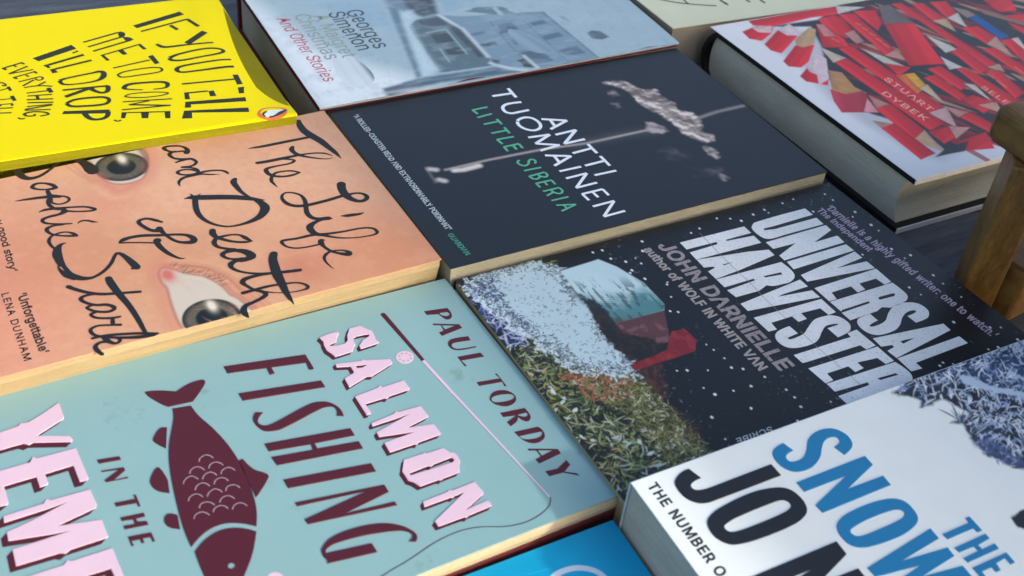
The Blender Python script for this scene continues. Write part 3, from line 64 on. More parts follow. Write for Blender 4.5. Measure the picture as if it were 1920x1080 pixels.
'pencil':[((205, 212, 225), 0, None), ((150, 150, 165), 5, '16.53,141.91 18.87,99.83 10.54,72.1 11.11,50.34 15.79,18.22 23.92,8.79 59.77,14.14 81.69,59.25 66.91,125.98 33.54,147.52'), ((44, 40, 50), 1.2, '30.5,148.46 66.3,146.37 121.06,170.76 251.22,132.41 161.52,32.28 59.77,14.14 32.59,13.81 35.62,34.75 21.42,53.83 24.97,89.95 45.88,119.72 56.01,140.5'), ((212, 24, 40), 0.5, '25.65,156.67 65.98,156.88 89.61,156.07 84.58,148.85 64.44,150.39 34.26,148.41 24.85,152.45'), ((205, 200, 190), 0.5, '89.61,156.07 105.59,150.75 85.07,149.41'), ((212, 24, 40), 0.5, '13.81,147.1 25.46,150.04 32.11,145.75 27.57,141.68 17.08,136.37 12.53,139.95'), ((225, 190, 190), 0.5, '22.24,149.94 32.53,147.83 28.77,142.4 22.54,144.79'), ((212, 24, 40), 0.5, '16.65,131.2 34,141.85 41.94,136.06 38.05,132.94 18.4,121.23 15.55,125.26'), ((215, 200, 205), 0.5, '35.22,142.56 45.18,146.12 45.58,140.42 41.21,135.2 36.18,136.79'), ((196, 160, 120), 0.5, '36.91,130.06 53.99,138.9 55.81,137.22 44.98,125.34 36.51,120.61 32.28,123.02'), ((212, 24, 40), 0.5, '14.18,112.37 31.99,124.17 34.54,121.24 42.11,121.99 26.18,108.44 18.35,104.97 13.29,107.63'), ((212, 24, 40), 0.5, '12.15,96.17 30.73,107.98 26.86,99.17 19.78,91.68 25.34,91.78 19.46,85.04 11.76,91.46'), ((222, 200, 208), 0.5, '22.83,104.5 36.82,112.16 37.95,107.67 24.49,90.11 15.73,86.29 22.4,94.72 20.77,99.2'), ((212, 24, 40), 0.5, '67.87,145.88 78.95,147.08 81.58,143.96 74.64,125.75 67.44,123.63 64.27,137.93'), ((190, 130, 125), 0.5, '70.51,127.06 76.98,128.35 73.58,117.31 68.99,116.61'), ((212, 24, 40), 0.5, '61.66,140.99 64.27,137.93 63.87,122.57 60.62,114.57 47.58,118.75'), ((205, 130, 130), 0.5, '61.66,140.99 64.77,140.02 61.79,127.6 56.69,129.22'), ((212, 24, 40), 0.5, '84.01,146.69 92.32,145.31 83.69,101.18 75.56,99.59'), ((200, 140, 130), 0.5, '75.56,99.59 84.47,101.99 81.81,92.33'), ((212, 24, 40), 0.5, '95.9,147.75 108.69,145.03 100.06,131.33 92.71,125.66'), ((212, 24, 40), 0.5, '103.27,130.33 120.27,126.21 99.91,82.26 80.24,86.65'), ((110, 95, 95), 0.5, '115.46,147.76 122.76,147.96 120.27,126.21 103.27,130.33'), ((212, 24, 40), 0.5, '126.44,148.07 132.37,147.5 130.21,69.2 123.4,69.36 127.25,127.54'), ((190, 150, 130), 0.5, '123.73,69.67 130.84,70.03 127.59,64.27'), ((212, 24, 40), 0.5, '139.3,144.18 145.87,143.43 143.73,122.45 135.31,122.71'), ((196, 160, 120), 0.5, '135.67,123.07 144.09,122.81 138.01,109.87'), ((212, 24, 40), 0.5, '152.48,142.67 162.57,140.87 155.98,125.8 146.86,122.66'), ((205, 200, 190), 0.5, '147.41,123.2 156.92,126 149.12,111.91'), ((20, 85, 160), 0.5, '161.77,122.83 167.24,122.35 164.72,93.94 158.5,93.65'), ((150, 125, 115), 0.5, '161.51,132.58 166.57,127.39 166.86,121.99 159.87,121.02'), ((212, 24, 40), 0.5, '145.61,110.23 156.24,109.22 156.14,95.52 144.62,90.26'), ((195, 150, 135), 0.5, '144.97,90.59 156,95.12 147.71,75.76'), ((212, 24, 40), 0.5, '117.25,92.5 124.17,92.44 120.73,68.18 112.4,66.84'), ((205, 200, 190), 0.5, '116.18,109.3 120.4,96.92 120.18,92.64 112.47,91.89'), ((212, 24, 40), 0.5, '104.04,75.74 108.95,70.02 109.63,38.22 97.96,36.17'), ((205, 200, 190), 0.5, '104.7,86.97 106.87,75.84 99.72,76.14'), ((212, 24, 40), 0.5, '137.22,86.07 144.28,85.98 143.73,58.51 134.45,50.39'), ((212, 24, 40), 0.5, '118.28,65.91 125.21,64.64 119.35,42.62 110.98,40.63'), ((212, 24, 40), 0.5, '54.69,113.71 62.63,113.92 64.02,44.53 52.47,43.05'), ((205, 165, 160), 0.5, '52.28,43.48 64.02,44.53 55.47,29.87'), ((212, 24, 40), 0.5, '41.43,104.48 49.71,103.83 51.29,34.51 40.37,32.21'), ((200, 185, 165), 0.5, '44.44,118.06 48.95,105.11 40.73,103.69'), ((190, 140, 85), 0.5, '31.25,95.73 35.64,92.29 31.54,78.1 33.19,71.84 21.31,72.13 18.04,77.92'), ((185, 45, 65), 0.5, '17.75,78.96 21.95,72.84 32.26,72.16 25.83,54.45 8.5,60.46 12.03,69.75'), ((225, 150, 160), 0.5, '29.81,65.51 25.83,54.45 20.59,56.81'), ((195, 130, 120), 0.5, '33.62,67 36.97,57.52 28.04,55.13'), ((212, 24, 40), 0.5, '28.22,55.98 37.89,57.2 35.76,31.24 25.09,26.5'), ((200, 165, 130), 0.5, '24.84,26.25 35.69,30.92 30.96,15.72'), ((180, 130, 110), 0.5, '18.07,47.03 25.15,41.92 17.17,40.39'), ((212, 24, 40), 0.5, '17.54,40.78 25.6,41.77 25.29,14.8 15.68,13.39'), ((212, 24, 40), 0.5, '38.26,29.49 51.62,29.99 49.33,22.99 37.95,20.23'), ((205, 150, 140), 0.5, '52.53,29.67 60.25,26.08 47.76,21.49'), ((212, 24, 40), 0.5, '45.94,17.37 65.14,19.12 58.53,7.81 44.12,10.99'), ((50, 45, 50), 0.5, '23.93,11.7 36.83,15.6 49.5,16.1 41.98,11.26 33.1,11.98'), ((215, 110, 40), 0.5, '64.45,79.75 70.06,78.88 66.24,64.47 61.49,62.24'), ((225, 165, 45), 0.5, '70.06,78.88 74.73,78.33 70.76,64.88 66.15,64.12'), ((205, 180, 150), 0.5, '67.15,64.74 72.31,65.91 67.18,48.62'), ((212, 24, 40), 0.5, '77.89,72.29 85.06,72.89 84.49,50.61 78.69,48.8'), ((150, 120, 130), 0.5, '78.7,81.04 80.88,75.28 82.12,71.28'), ((212, 24, 40), 0.5, '87.41,79.18 95.75,79.5 95.45,58.51 87.52,57.28'), ((205, 200, 190), 0.5, '95.23,59.57 98.4,57.52 94.4,41.15'), ((212, 24, 40), 0.5, '80.6,48.14 89.32,48.97 94.94,39.46 80.94,35'), ((210, 150, 130), 0.5, '85.5,40.46 94.94,39.46 90.31,31.39'), ((212, 24, 40), 0.5, '65.23,37.71 73.17,38.61 75.92,23.22 69.01,20.36'), ((190, 130, 120), 0.5, '65.41,45.89 71.53,38.26 64.73,36.62'), ((200, 195, 180), 0.5, '66.74,109.83 72.04,98.64 75.89,84.61 68.28,85.09'), ((212, 24, 40), 0.5, '67.77,91.36 76.98,84.65 65.95,80.64'), ((212, 24, 40), 0.5, '156.84,90.81 168.34,90.53 158.48,72.69 149.26,67.15'), ((215, 190, 190), 0.5, '165.21,90.39 168.88,90.36 160.28,74.28'), ((212, 24, 40), 0.5, '190.04,135.12 206.51,130.19 198.58,118.86 186.75,120.75'), ((150, 110, 95), 0.5, '176.35,128.07 191.17,105.41 187.2,101.91 175.02,121.18'), ((212, 24, 40), 0.5, '183.46,114.97 202.72,111.48 193.58,103.47'), ((212, 24, 40), 0.5, '180.13,106.46 185.81,95.33 177.14,87.74')],
'simenon':[((168, 196, 208), 0, None), ((220, 230, 236), 14, '2.69,129.08 15.66,67.7 27.58,40.43 58.66,7.75 40.34,-7.4 7.56,-8.77 -2.14,-0.43 0.58,72.48'), ((150, 180, 198), 10, '30.52,107.38 68.65,95.95 69.7,56.75 56.24,67.21'), ((120, 140, 160), 4, '75.93,102.74 88.26,99.08 88.37,81.19 78.78,78.31 73.8,88.52'), ((110, 134, 152), 2, '72.66,85.95 77.47,84.49 58.56,12.09 55.1,11.42'), ((75, 85, 95), 3, '84.61,94.14 101.29,89.16 95.07,70.45 86.35,69.55 82.4,75.76 82.9,84.31'), ((150, 180, 195), 3, '103.17,90.11 126.44,83.18 119.13,71.86 108.53,70.68 99.93,70.4'), ((128, 153, 170), 1, '96.28,68.64 107.81,63.66 125.83,61.32 152.42,55.09 153.51,-0.24 117.81,-0.12 97.87,10.24 98.36,58.76'), ((98, 120, 128), 1, '80.72,67.74 94.47,69.2 97.17,60.54 99.05,18.79 96.16,10.8 68.19,12.31 70.95,36.96 73.21,61.71'), ((186, 210, 220), 4, '77,77.41 83.57,78.29 80.68,70.58 75.47,65.17 70.41,35.83 68.77,14.83 59.1,11.91 66.32,41.05'), ((88, 98, 110), 1, '81.34,66.15 94.47,67.77 95.06,56.29 81.13,59.93'), ((78, 88, 95), 0.8, '80.97,51.07 90.62,51.44 90.38,39.99 79.99,39.31'), ((78, 88, 95), 0.8, '80.65,33.84 88.67,33.89 90.15,26.21 80.63,27.09'), ((75, 85, 95), 1, '93.87,58.05 100.74,55.21 98.48,20.27 93.89,20.47'), ((92, 115, 135), 1.2, '137.67,47.28 146.87,48.03 147.87,43.4 138.7,42.68'), ((96, 118, 138), 1.2, '136.89,30.67 147.62,31.72 148.81,27.59 136.96,25.84'), ((90, 112, 132), 1.2, '120.06,49.2 129.04,49.95 128.72,41.58 117.07,39.68'), ((104, 128, 148), 1.2, '119.28,32.14 127.43,31.6 128.76,26.41 118.23,26.41'), ((92, 112, 130), 1.2, '116.57,19.63 128.78,19.01 129.13,5.11 116.18,4.22'), ((100, 122, 140), 1.2, '137.32,14.26 149.29,15.11 150,6.85 138.19,7.37'), ((85, 100, 105), 1, '100.3,32.81 110.04,33.06 109.97,29.05 100.28,30.16'), ((70, 80, 78), 1, '111.4,11.54 116.96,11.67 116.12,1.7 111.83,3.75'), ((104, 124, 140), 1.2, '100.97,44.76 109.65,45.47 110.2,42.54 100.95,42.03'), ((90, 108, 118), 1, '99.33,16.77 102.76,14.36 99.57,9.68 97.59,12.23'), ((90, 110, 124), 2, '35.16,6.84 55.4,10.72 96.44,8.82 108.32,-0.12 64.77,3.98 33.72,-1.89'), ((190, 190, 200), 3, '33.39,2.81 45.75,3.27 58.71,1.84 45.42,-0.12'), ((96, 112, 122), 1.2, '162.57,26.04 166.74,27.97 170.68,25.88 172.18,18.81 166.63,17.1 161.8,20.01'), ((125, 148, 158), 1.5, '158.15,48.92 159.99,47.62 160.85,41.54 158.43,43.73'), ((110, 130, 140), 1, '108.53,70.68 119.13,71.86 131.97,68.72 140.16,59.57 124.74,60.63')],
'simenon_lines':[((214, 230, 236), 1.4, '95.07,69.01,2.42 97.46,59.75,2.39 100.12,51.23,2.36 99.42,33.76,2.3 98.77,19.53,2.24'), ((210, 226, 232), 1.2, '96.74,13.14,2.21 104.66,4.22,2.2 112.6,-0.91,2.2 117.53,-0.02,2.21 117.02,14.25,2.27'), ((85, 100, 110), 1, '151.78,55.28,0.87 153.11,21.39,0.83 153.51,-0.24,0.8'), ((90, 110, 122), 1, '125.21,61.51,0.76 152.49,55.21,0.77'), ((180, 205, 215), 1, '108.53,70.68,2.84 114.42,71.08,2.86'), ((180, 205, 215), 1, '128.44,67.56,2.88 128.17,60.31,2.85'), ((190, 215, 225), 1, '135.55,63.18,2.89 138.28,60.14,2.88'), ((175, 195, 205), 0.8, '79.78,52.8,0.89 91.5,53.23,0.9 89.87,25.65,0.86'), ((175, 195, 205), 0.8, '78.93,34.39,0.86 77.48,20.71,0.84'), ((100, 120, 138), 0.8, '136.56,50.49,0.57 136.05,0.27,0.52'), ((100, 120, 138), 0.8, '118.03,53.37,0.56 115.65,30.59,0.54 115.15,9.68,0.52'), ((150, 172, 186), 0.8, '104.07,56.29,0.74 125.55,56.77,0.75 149.36,52.35,0.77'), ((150, 172, 186), 0.8, '103.84,34.36,0.71 127.86,34.9,0.73 152.06,34.27,0.75'), ((150, 172, 186), 0.8, '108.9,18.18,0.7 133.33,19.56,0.72 153.45,17.18,0.73'), ((120, 145, 165), 1, '53.94,7.61,1.6 78.85,6.56,1.65 96.15,7.03,1.68')],
'universal':[],
},
'area':{
'universal':{'corn': '-2.3,122.95 36.63,122.97 42.73,116.06 35.18,86.98 39.88,75 37.9,53.45 37.35,38.61 37.07,21.54 40.03,6.63 25.97,-0.23 -1.08,4.23', 'white': '9.73,121.75 35.59,122.63 39.4,116.13 39.45,106.32 38.37,94.89 40.13,88.4 37.77,78.08 38.65,66.8 38.26,56.41 37.41,52.12 29.33,56.01 20.28,63.9 15.62,74.2 11.85,86.49 8.75,97.71 6.85,108.73 2.72,117.39', 'blue': '-1.4,123.18 13.05,120.44 11.55,99.97 13.37,83.69 0.78,80.34 -1.01,89.6 -1.25,105.14', 'grass': '7.33,65.22 36.48,52.51 39.12,45.82 37.52,36.58 39.39,28.08 39.17,16.95 39.03,5.29 21.81,8.44 22.15,35.44 11.52,49.55', 'roof': '41.24,113.55 57.01,114.21 60.22,114.48 64.85,107.35 69.41,94.39 69.56,79.98 67.35,76.8 44.72,77.47 43.58,84.71 41.27,90.24 40.57,99.89', 'wall': '44.07,77.73 67.16,76.53 59.14,60.52 53.45,60.91 44.06,68.9', 'red': '36.84,55.45 54.8,56.91 60.49,62.69 62.95,65 68.46,64.41 69.02,57.53 64.77,52.25 37.1,52.25', 'tree': '40.09,97.72 44.33,92.49 45.87,79.24 45.19,70.62 53.07,65.2 56.02,57.48 48.08,55.46 38.18,57.48 36.93,65.38 37.12,78.34 39.48,88.66', 'bush': '36.57,51.45 48.64,51.56 43.96,40.77 38.81,35.06 38.14,43.22', 'bush2': '37.86,32.56 43.43,28.26 41.95,17.59 38.06,10.17 35.23,16.82'},
'snow':{'trees': '114.22,125.53 124.99,128.36 143.22,130.02 162.3,127.31 182.24,126.21 217.7,119.95 254.75,73.79 178.93,24.23 143.28,60.13 129.82,79.34 126.7,83.57 125.43,87.02 123.07,89.5 122.89,94.72 123.07,97.63 125.35,101.17 126.56,103.71 122.02,105.66 131.96,106.05 130.71,110.52 128.93,115.26 117.42,116.19 120.7,118.76 117.74,122.42 113.91,124.45', 'blue': '143.08,122.42 162.1,125.63 178.77,123.14 214.62,117.48 262.99,79.18 217.22,49.26 159.49,105.54 147.48,116.4', 'fringe': '122.53,97.11 130.16,96.07 131.6,87.98 133.63,82.71 146.05,62.35 142.19,59.25 129.82,79.34 126.7,83.57 125.43,87.02 123.07,89.5', 'branch': '143.61,122.2 147.96,121.22 150.05,114.48 160.12,106.1 173.93,91.3 171.36,89.2 157.82,104.62 147.16,113.23 142.18,118.63', 'rider': '109.03,66.52 115.88,67.04 123.54,64.83 114.51,57.08 110.45,60.05 108.03,62.3'},
'siberia':{'cloud': '140.06,106.67 145.05,106.74 150.11,103.3 152.03,95.15 155.34,91.18 159.54,91.47 158.37,83.93 161.45,77.84 160.19,69.47 164.87,66.76 164.74,59.26 161.91,54.94 157.57,51.23 161.66,46.15 159.47,42.31 155.72,41.61 152.89,45.68 150.19,51.77 151.84,59.53 149.92,69.79 147.36,75.55 145.84,80.99 146.19,90.33 145.7,99.58', 'cloud2': '153.19,39.49 155.37,34.2 154.18,29.19 152.31,28.4 150.75,34.87', 'wisp': '131.12,25.06 136.54,24.02 144.01,23.19 146.84,20.25 142.72,18.92 134.37,21.04', 'wisp2': '145.1,17.1 146.5,15.64 145.23,11.9 144.29,12.71', 'wisp3': '129.93,40.89 136.55,41.46 140.68,34.07 141.49,30.85 134.62,34.32', 'wisp4': '135.71,97.27 139.04,98.41 138.78,93.97 135.77,93.32', 'wisp5': '131.97,87.41 134.6,86.51 133.91,83.46 131.53,83.73', 'flash': '137.49,66.67 141.62,65.22 143.42,60.39 142.93,56.92 136.9,56.47 134.52,60.4'},
'sophie':{'eye2': '-100.03,32.77 -96.31,30.82 -93.2,27.22 -87.75,23.18 -85.42,19.91 -83.12,14.81 -81.85,9.26 -79.7,5.68 -78.58,-4.13 -100.28,-4.1 -102.01,-1.06 -102.23,6.35 -101.53,15.81 -100.88,21.44 -101.66,25.9', 'eye1': '-106.92,117.56 -100.02,120.25 -90.05,120.27 -87.37,117.65 -85.36,112.51 -86.2,105.2 -88.51,98.6 -91.76,93.53 -98.73,92.51 -103.37,95.25 -105.76,100.75 -106.38,108.29'},
},
'beam':{
'siberia':[((200, 190, 185), 1.2, '28.37,63.15,0.9 50.3,63.66,0.92 78.14,62.95,0.95 100.16,60.46,0.98 120.25,60.53,1 137.13,60.52,1.02'), ((160, 150, 150), 1.5, '164.93,61.34,1.66 178.34,63.19,1.69 195.04,63.51,1.72'), ((225, 220, 215), 1.2, '31.93,61.36,3.04 35.77,60.55,3.05 43.84,60.99,3.09'), ((215, 210, 208), 1.5, '22.29,65.97,2.53 24.46,64.69,2.53'), ((215, 210, 208), 1.5, '22.52,57.11,2.48 24.18,55.56,2.48'), ((110, 110, 112), 1.2, '21.05,67.74,0.84 20.1,55.67,0.82'), ((90, 90, 98), 5, '94.78,61.39,4.16 120.68,61.19,4.29 138.61,58.96,4.36')],
'sophie':[((150, 92, 76), 1.6, '-88,119.54,2.27 -86.35,116.17,2.26 -85.65,109.87,2.23 -86.59,103.73,2.2 -88.64,98.64,2.17'), ((70, 50, 48), 1.0, '-88,118.43,0.98 -86.37,113.97,0.97 -86.05,107.31,0.96 -87.11,102.32,0.95 -89.39,97.34,0.94'), ((204, 128, 112), 2.2, '-106.51,102.07,2.13 -104.65,92.17,2.1 -102.66,87.4,2.08 -98.93,87.52,2.09 -93.97,91.26,2.12'), ((176, 108, 86), 0.9, '-117.07,112.72,0.32 -113.3,103.53,0.32 -109.54,97.02,0.32'), ((184, 116, 92), 0.9, '-114.66,112.89,0.32 -111.36,102.82,0.32 -107.63,97.33,0.32'), ((226, 180, 150), 2.2, '-109.47,93.96,1.74 -106.17,83.76,1.71 -99.97,82.42,1.72'), ((196, 128, 100), 2.0, '-70.49,120.08,1.55 -70.48,116.09,1.54 -72.43,112.29,1.52'), ((188, 112, 90), 1.6, '-98.44,35,0.76 -91.82,31.92,0.76 -84.56,28.1,0.76 -79.49,21.8,0.76 -77.14,14.28,0.75 -76.49,10.32,0.74'), ((120, 72, 60), 0.6, '-94.2,33.33,0.21 -86.57,28.89,0.21 -81.74,22.69,0.21 -78.95,17.34,0.21 -77.59,11.22,0.2'), ((220, 172, 142), 2, '-95.96,36.92,1.25 -86.03,32.53,1.26 -79.39,26.54,1.26 -76,19.47,1.24'), ((206, 150, 124), 2.5, '-103.68,23.02,2 -105.43,13.8,1.95 -106.18,4.49,1.91')],
},
'pts':{
'sophie':{'iris1': (-96.72, 104.77), 'iris1r': (-86.56, 101.59), 'pup1': (-96.35, 104.1), 'iris2': (-91.41, -0.22), 'iris2l': (-101.14, 3.74), 'pup2': (-91.41, -0.22), 'glint1': (-95.19, 110.35), 'glint2': (-89.46, 6.03)},
},
'stand':{
'rail':[208.8, -62.2],
'dir':[-0.04909107989284011, -0.9987943060885733, 0.0],
'foot':[221.2, -77.5, -22.0],
'top':[198.1, -89.1, 52.0],
'low':[220.5, -86.1],
},
'glyph':{
'-':(453, ['337,244 337,188 114,188 114,244']),
'.':(188, ['95,-4 63,9 50,41 63,73 95,87 128,73 141,41 128,9']),
':':(188, ['95,-4 63,9 50,41 63,73 95,87 128,73 141,41 128,9', '95,271 63,284 50,316 63,349 95,362 128,349 141,316 128,284']),
'A':(480, ['16,0 201,509 276,509 463,0 395,0 287,302 264,372 232,478 213,371 191,302 85,0', '110,142 110,199 370,199 370,142']),
'B':(456, ['60,0 60,509 241,509 275,507 329,491 368,461 391,420 398,374 393,335 378,307 343,278 315,267 347,254 378,234 402,203 416,161 416,111 400,67 367,31 316,8 284,2 247,0', '125,57 245,57 281,60 330,80 353,115 354,154 342,184 320,209 288,225 248,231 125,231', '125,285 238,285 273,290 302,304 323,326 335,356 333,394 313,429 270,449 125,452']),
'C':(510, ['267,-7 224,-3 186,7 150,25 118,50 91,80 70,115 53,158 43,203 40,254 44,306 53,352 70,393 92,430 119,460 150,484 187,502 225,512 267,516 317,510 363,495 402,471 435,438 459,396 473,348 408,348 397,381 380,407 357,428 330,444 299,453 267,456 237,453 184,432 141,391 125,364 113,331 106,295 103,254 106,212 113,176 125,145 142,117 184,76 238,55 284,54 315,60 344,72 370,91 389,114 404,144 473,160 459,112 435,71 402,38 362,13 317,-2']),
'D':(502, ['219,0 96,0 96,57 215,57 255,60 289,68 318,81 343,99 363,122 379,149 390,181 397,216 399,255 397,295 390,330 379,361 363,388 320,428 290,441 258,449 221,452 93,452 93,509 225,509 273,505 315,495 353,478 386,455 412,426 433,391 449,350 459,305 462,255 458,204 449,159 433,119 411,83 384,54 351,31 311,13 267,3', '125,509 125,0 60,0 60,509']),
'E':(419, ['60,0 60,509 372,509 372,452 125,452 125,286 355,286 355,229 125,229 125,57 375,57 375,0']),
'F':(410, ['60,0 60,509 369,509 369,452 125,452 125,278 346,278 346,221 125,221 125,0']),
'G':(520, ['269,-7 224,-3 185,8 149,25 117,50 91,80 69,116 53,158 43,204 40,254 44,306 53,352 69,393 91,430 118,460 149,484 185,502 223,512 265,516 317,510 363,494 403,469 436,436 460,395 474,349 408,349 395,380 378,406 356,427 330,443 299,453 265,456 208,445 160,414 125,364 113,331 106,295 103,254 106,212 113,176 125,145 142,117 184,76 239,55 269,53 322,61 365,85 396,123 413,174 434,199 283,199 283,256 478,256 478,200 475,159 466,123 451,91 430,62 405,38 377,19 343,4 307,-4']),
'H':(517, ['60,0 60,509 125,509 125,289 392,289 392,509 457,509 457,0 392,0 392,232 125,232 125,0']),
'I':(190, ['62,0 62,509 127,509 127,0']),
'J':(396, ['185,-7 142,-2 106,11 75,33 52,64 38,101 33,145 98,173 100,116 122,74 161,53 210,53 248,74 269,117 272,509 336,509 336,145 331,100 317,63 294,33 263,10 227,-3']),
'K':(467, ['104,145 104,216 139,261 174,303 212,344 364,509 448,509 231,276', '60,0 60,509 125,509 125,334 124,225 125,193 125,0', '372,0 188,259 228,309 449,0']),
'L':(393, ['60,0 60,509 125,509 125,57 361,57 361,0']),
'M':(628, ['60,0 60,509 150,509 314,140 478,509 568,509 568,0 503,0 503,385 343,25 285,25 125,385 125,0']),
'N':(523, ['60,0 60,509 136,509 343,183 363,151 388,107 414,55 401,108 399,157 399,195 399,509 463,509 463,0 387,0 202,290 177,331 148,381 108,452 122,384 124,328 125,291 125,0']),
'O':(533, ['267,-7 224,-3 186,7 150,25 118,50 92,80 70,115 53,158 44,203 40,254 44,306 54,352 70,393 92,430 119,460 150,484 187,502 225,512 267,516 310,512 348,501 384,484 416,459 442,429 464,393 480,351 490,305 493,254 490,202 480,156 464,115 441,79 415,49 384,25 347,7 309,-3', '267,53 297,56 349,76 392,117 408,144 421,177 428,213 430,254 428,296 420,333 408,365 392,393 349,433 296,453 237,453 184,433 141,392 125,364 113,331 106,295 103,254 106,212 113,176 125,144 142,116 184,76 238,55']),
'P':(445, ['60,0 60,509 235,509 273,506 305,499 356,471 390,430 407,377 406,318 390,265 356,223 304,195 272,188 235,186 125,186 125,0', '125,242 233,242 279,249 312,267 333,294 343,328 343,367 333,402 312,429 278,446 232,452 125,452']),
'R':(449, ['60,0 60,509 235,509 273,506 305,499 356,471 390,430 407,377 406,318 390,265 356,223 304,195 272,188 235,186 125,186 125,0', '125,242 233,242 279,249 312,267 333,294 343,328 343,367 333,402 312,429 278,446 232,452 125,452', '353,0 230,229 303,229 428,0']),
'S':(447, ['224,-9 188,-7 156,-1 128,9 81,40 51,84 38,137 104,137 114,102 136,76 166,59 204,50 246,50 286,60 318,79 339,107 346,139 332,179 296,205 245,222 184,239 144,253 112,269 86,289 67,313 52,372 62,425 93,468 138,498 195,514 227,516 260,513 316,498 361,468 390,427 401,378 337,378 320,422 279,449 225,459 185,454 152,440 129,418 117,391 117,359 142,323 169,308 212,293 264,279 312,264 344,248 373,226 395,198 407,160 406,111 386,64 348,25 293,0 260,-7']),
'T':(449, ['32,452 32,509 417,509 417,452 257,452 257,0 193,0 193,452']),
'U':(517, ['259,-8 220,-5 185,2 154,15 126,33 103,55 85,80 71,109 63,140 60,173 60,509 124,509 124,178 132,133 153,95 187,68 233,53 286,53 331,68 364,95 386,133 393,178 393,509 457,509 457,173 454,139 446,108 433,80 414,54 391,33 363,15 331,2 297,-6']),
'V':(480, ['204,0 16,509 84,509 192,206 215,137 248,31 267,138 290,206 395,509 463,509 278,0']),
'W':(686, ['155,0 16,509 82,509 163,196 175,145 187,94 197,40 200,94 211,145 224,196 306,509 380,509 462,196 474,145 486,94 497,40 499,94 510,145 523,196 603,509 670,509 530,0 455,0 368,323 351,391 336,475 335,395 318,323 230,0']),
'X':(474, ['18,0 217,284 217,236 29,509 104,509 178,400 204,361 223,329 243,292 252,329 272,361 298,400 374,509 446,509 259,239 259,287 456,0 382,0 292,129 268,165 250,195 230,231 225,196 206,166 182,129 91,0']),
'Y':(472, ['203,0 203,208 16,509 91,509 192,344 222,292 250,230 251,293 280,344 381,509 455,509 268,208 268,0']),
'a':(389, ['160,-9 115,-2 76,16 48,45 32,85 32,129 43,161 64,184 93,200 125,211 178,220 234,227 265,235 274,272 260,307 227,327 196,331 163,327 118,301 100,274 41,291 64,331 96,359 133,375 174,383 239,379 271,369 300,350 322,320 335,278 337,0 277,0 277,52 252,25 215,1 180,-7', '170,45 211,51 242,69 263,93 274,123 276,190 231,176 200,171 134,159 103,139 92,105 102,72 130,52']),
'b':(424, ['229,-8 188,-3 158,12 118,59 112,0 53,0 53,509 114,509 114,319 137,346 171,373 207,383 260,382 313,361 355,319 370,293 381,261 388,227 390,189 388,150 381,115 370,84 354,57 313,16 260,-6', '220,47 262,55 294,80 316,117 327,164 327,216 316,261 294,298 262,322 220,330 178,322 146,298 125,263 114,216 114,162 125,115 147,78 179,55']),
'c':(396, ['207,-8 174,-5 144,3 117,16 92,35 72,58 56,85 44,117 37,150 34,187 37,226 44,260 56,291 73,319 93,341 117,360 145,374 175,382 207,384 243,381 276,371 305,356 330,335 349,308 362,277 303,262 290,289 242,325 207,330 163,321 130,295 108,258 98,212 98,162 108,117 130,80 163,55 207,46 243,52 271,66 292,89 304,117 363,102 350,70 331,43 306,21 277,5 243,-5']),
'd':(424, ['195,-8 164,-5 111,16 70,57 55,84 43,116 36,151 34,189 37,228 43,262 55,293 71,320 112,361 166,382 196,384 237,379 267,364 306,319 311,509 372,509 372,0 313,0 313,59 287,31 252,4 217,-7', '205,47 246,55 278,79 299,115 310,163 310,217 300,263 278,299 246,322 205,330 162,322 130,297 108,261 98,215 98,163 109,117 130,79 163,55']),
'e':(404, ['57,180 66,110 95,50 140,8 205,-8 270,4 320,40 345,85 290,104 262,62 205,47 155,60 125,100 115,165 350,165 350,205 340,280 305,345 250,378 205,386 140,370 92,325 64,260', '116,212 128,270 160,315 205,331 250,318 280,275 291,212']),
'f':(254, ['228,379 228,327 6,327 6,379', '81,0 81,432 87,470 107,499 135,519 170,529 222,527 227,468 195,474 164,468 143,435 142,0']),
'g':(425, ['207,-151 156,-146 114,-131 82,-110 59,-84 101,-41 122,-66 154,-88 187,-96 236,-95 282,-75 308,-34 311,68 287,41 252,16 217,6 165,7 113,27 71,65 43,121 36,154 34,191 37,229 43,263 55,293 71,321 112,361 166,382 196,384 237,379 267,364 308,319 313,379 372,379 372,-9 370,-40 350,-90 314,-124 264,-144', '205,59 247,66 279,88 300,121 311,166 311,219 300,264 278,299 246,322 205,330 162,322 130,298 109,262 98,217 98,167 109,123 131,88 163,66']),
'h':(410, ['114,227 114,0 53,0 53,509 114,509 114,287 116,320 152,362 200,382 253,383 295,369 329,340 350,297 357,240 357,0 296,0 296,235 286,286 255,318 210,329 176,324 147,308 126,283 115,247']),
'i':(167, ['53,0 53,379 114,379 114,0', '84,443 54,455 41,483 54,512 84,524 114,512 126,483 114,455']),
'l':(189, ['139,-2 90,8 62,38 53,84 53,509 114,509 114,99 120,62 160,53 181,3']),
'm':(610, ['53,0 53,379 112,379 112,295 122,331 145,358 172,376 203,385 246,383 287,361 314,320 337,343 365,366 399,381 437,386 478,380 514,360 541,328 555,283 557,0 496,0 496,254 485,298 456,323 419,330 387,326 353,302 336,263 335,0 274,0 274,260 265,297 237,322 199,330 158,320 126,289 115,257 114,0']),
'n':(410, ['114,227 114,0 53,0 53,379 112,379 112,287 116,320 152,362 200,382 253,383 295,369 328,340 350,297 357,240 357,0 296,0 296,235 286,286 255,318 210,329 176,324 147,308 126,283 115,247']),
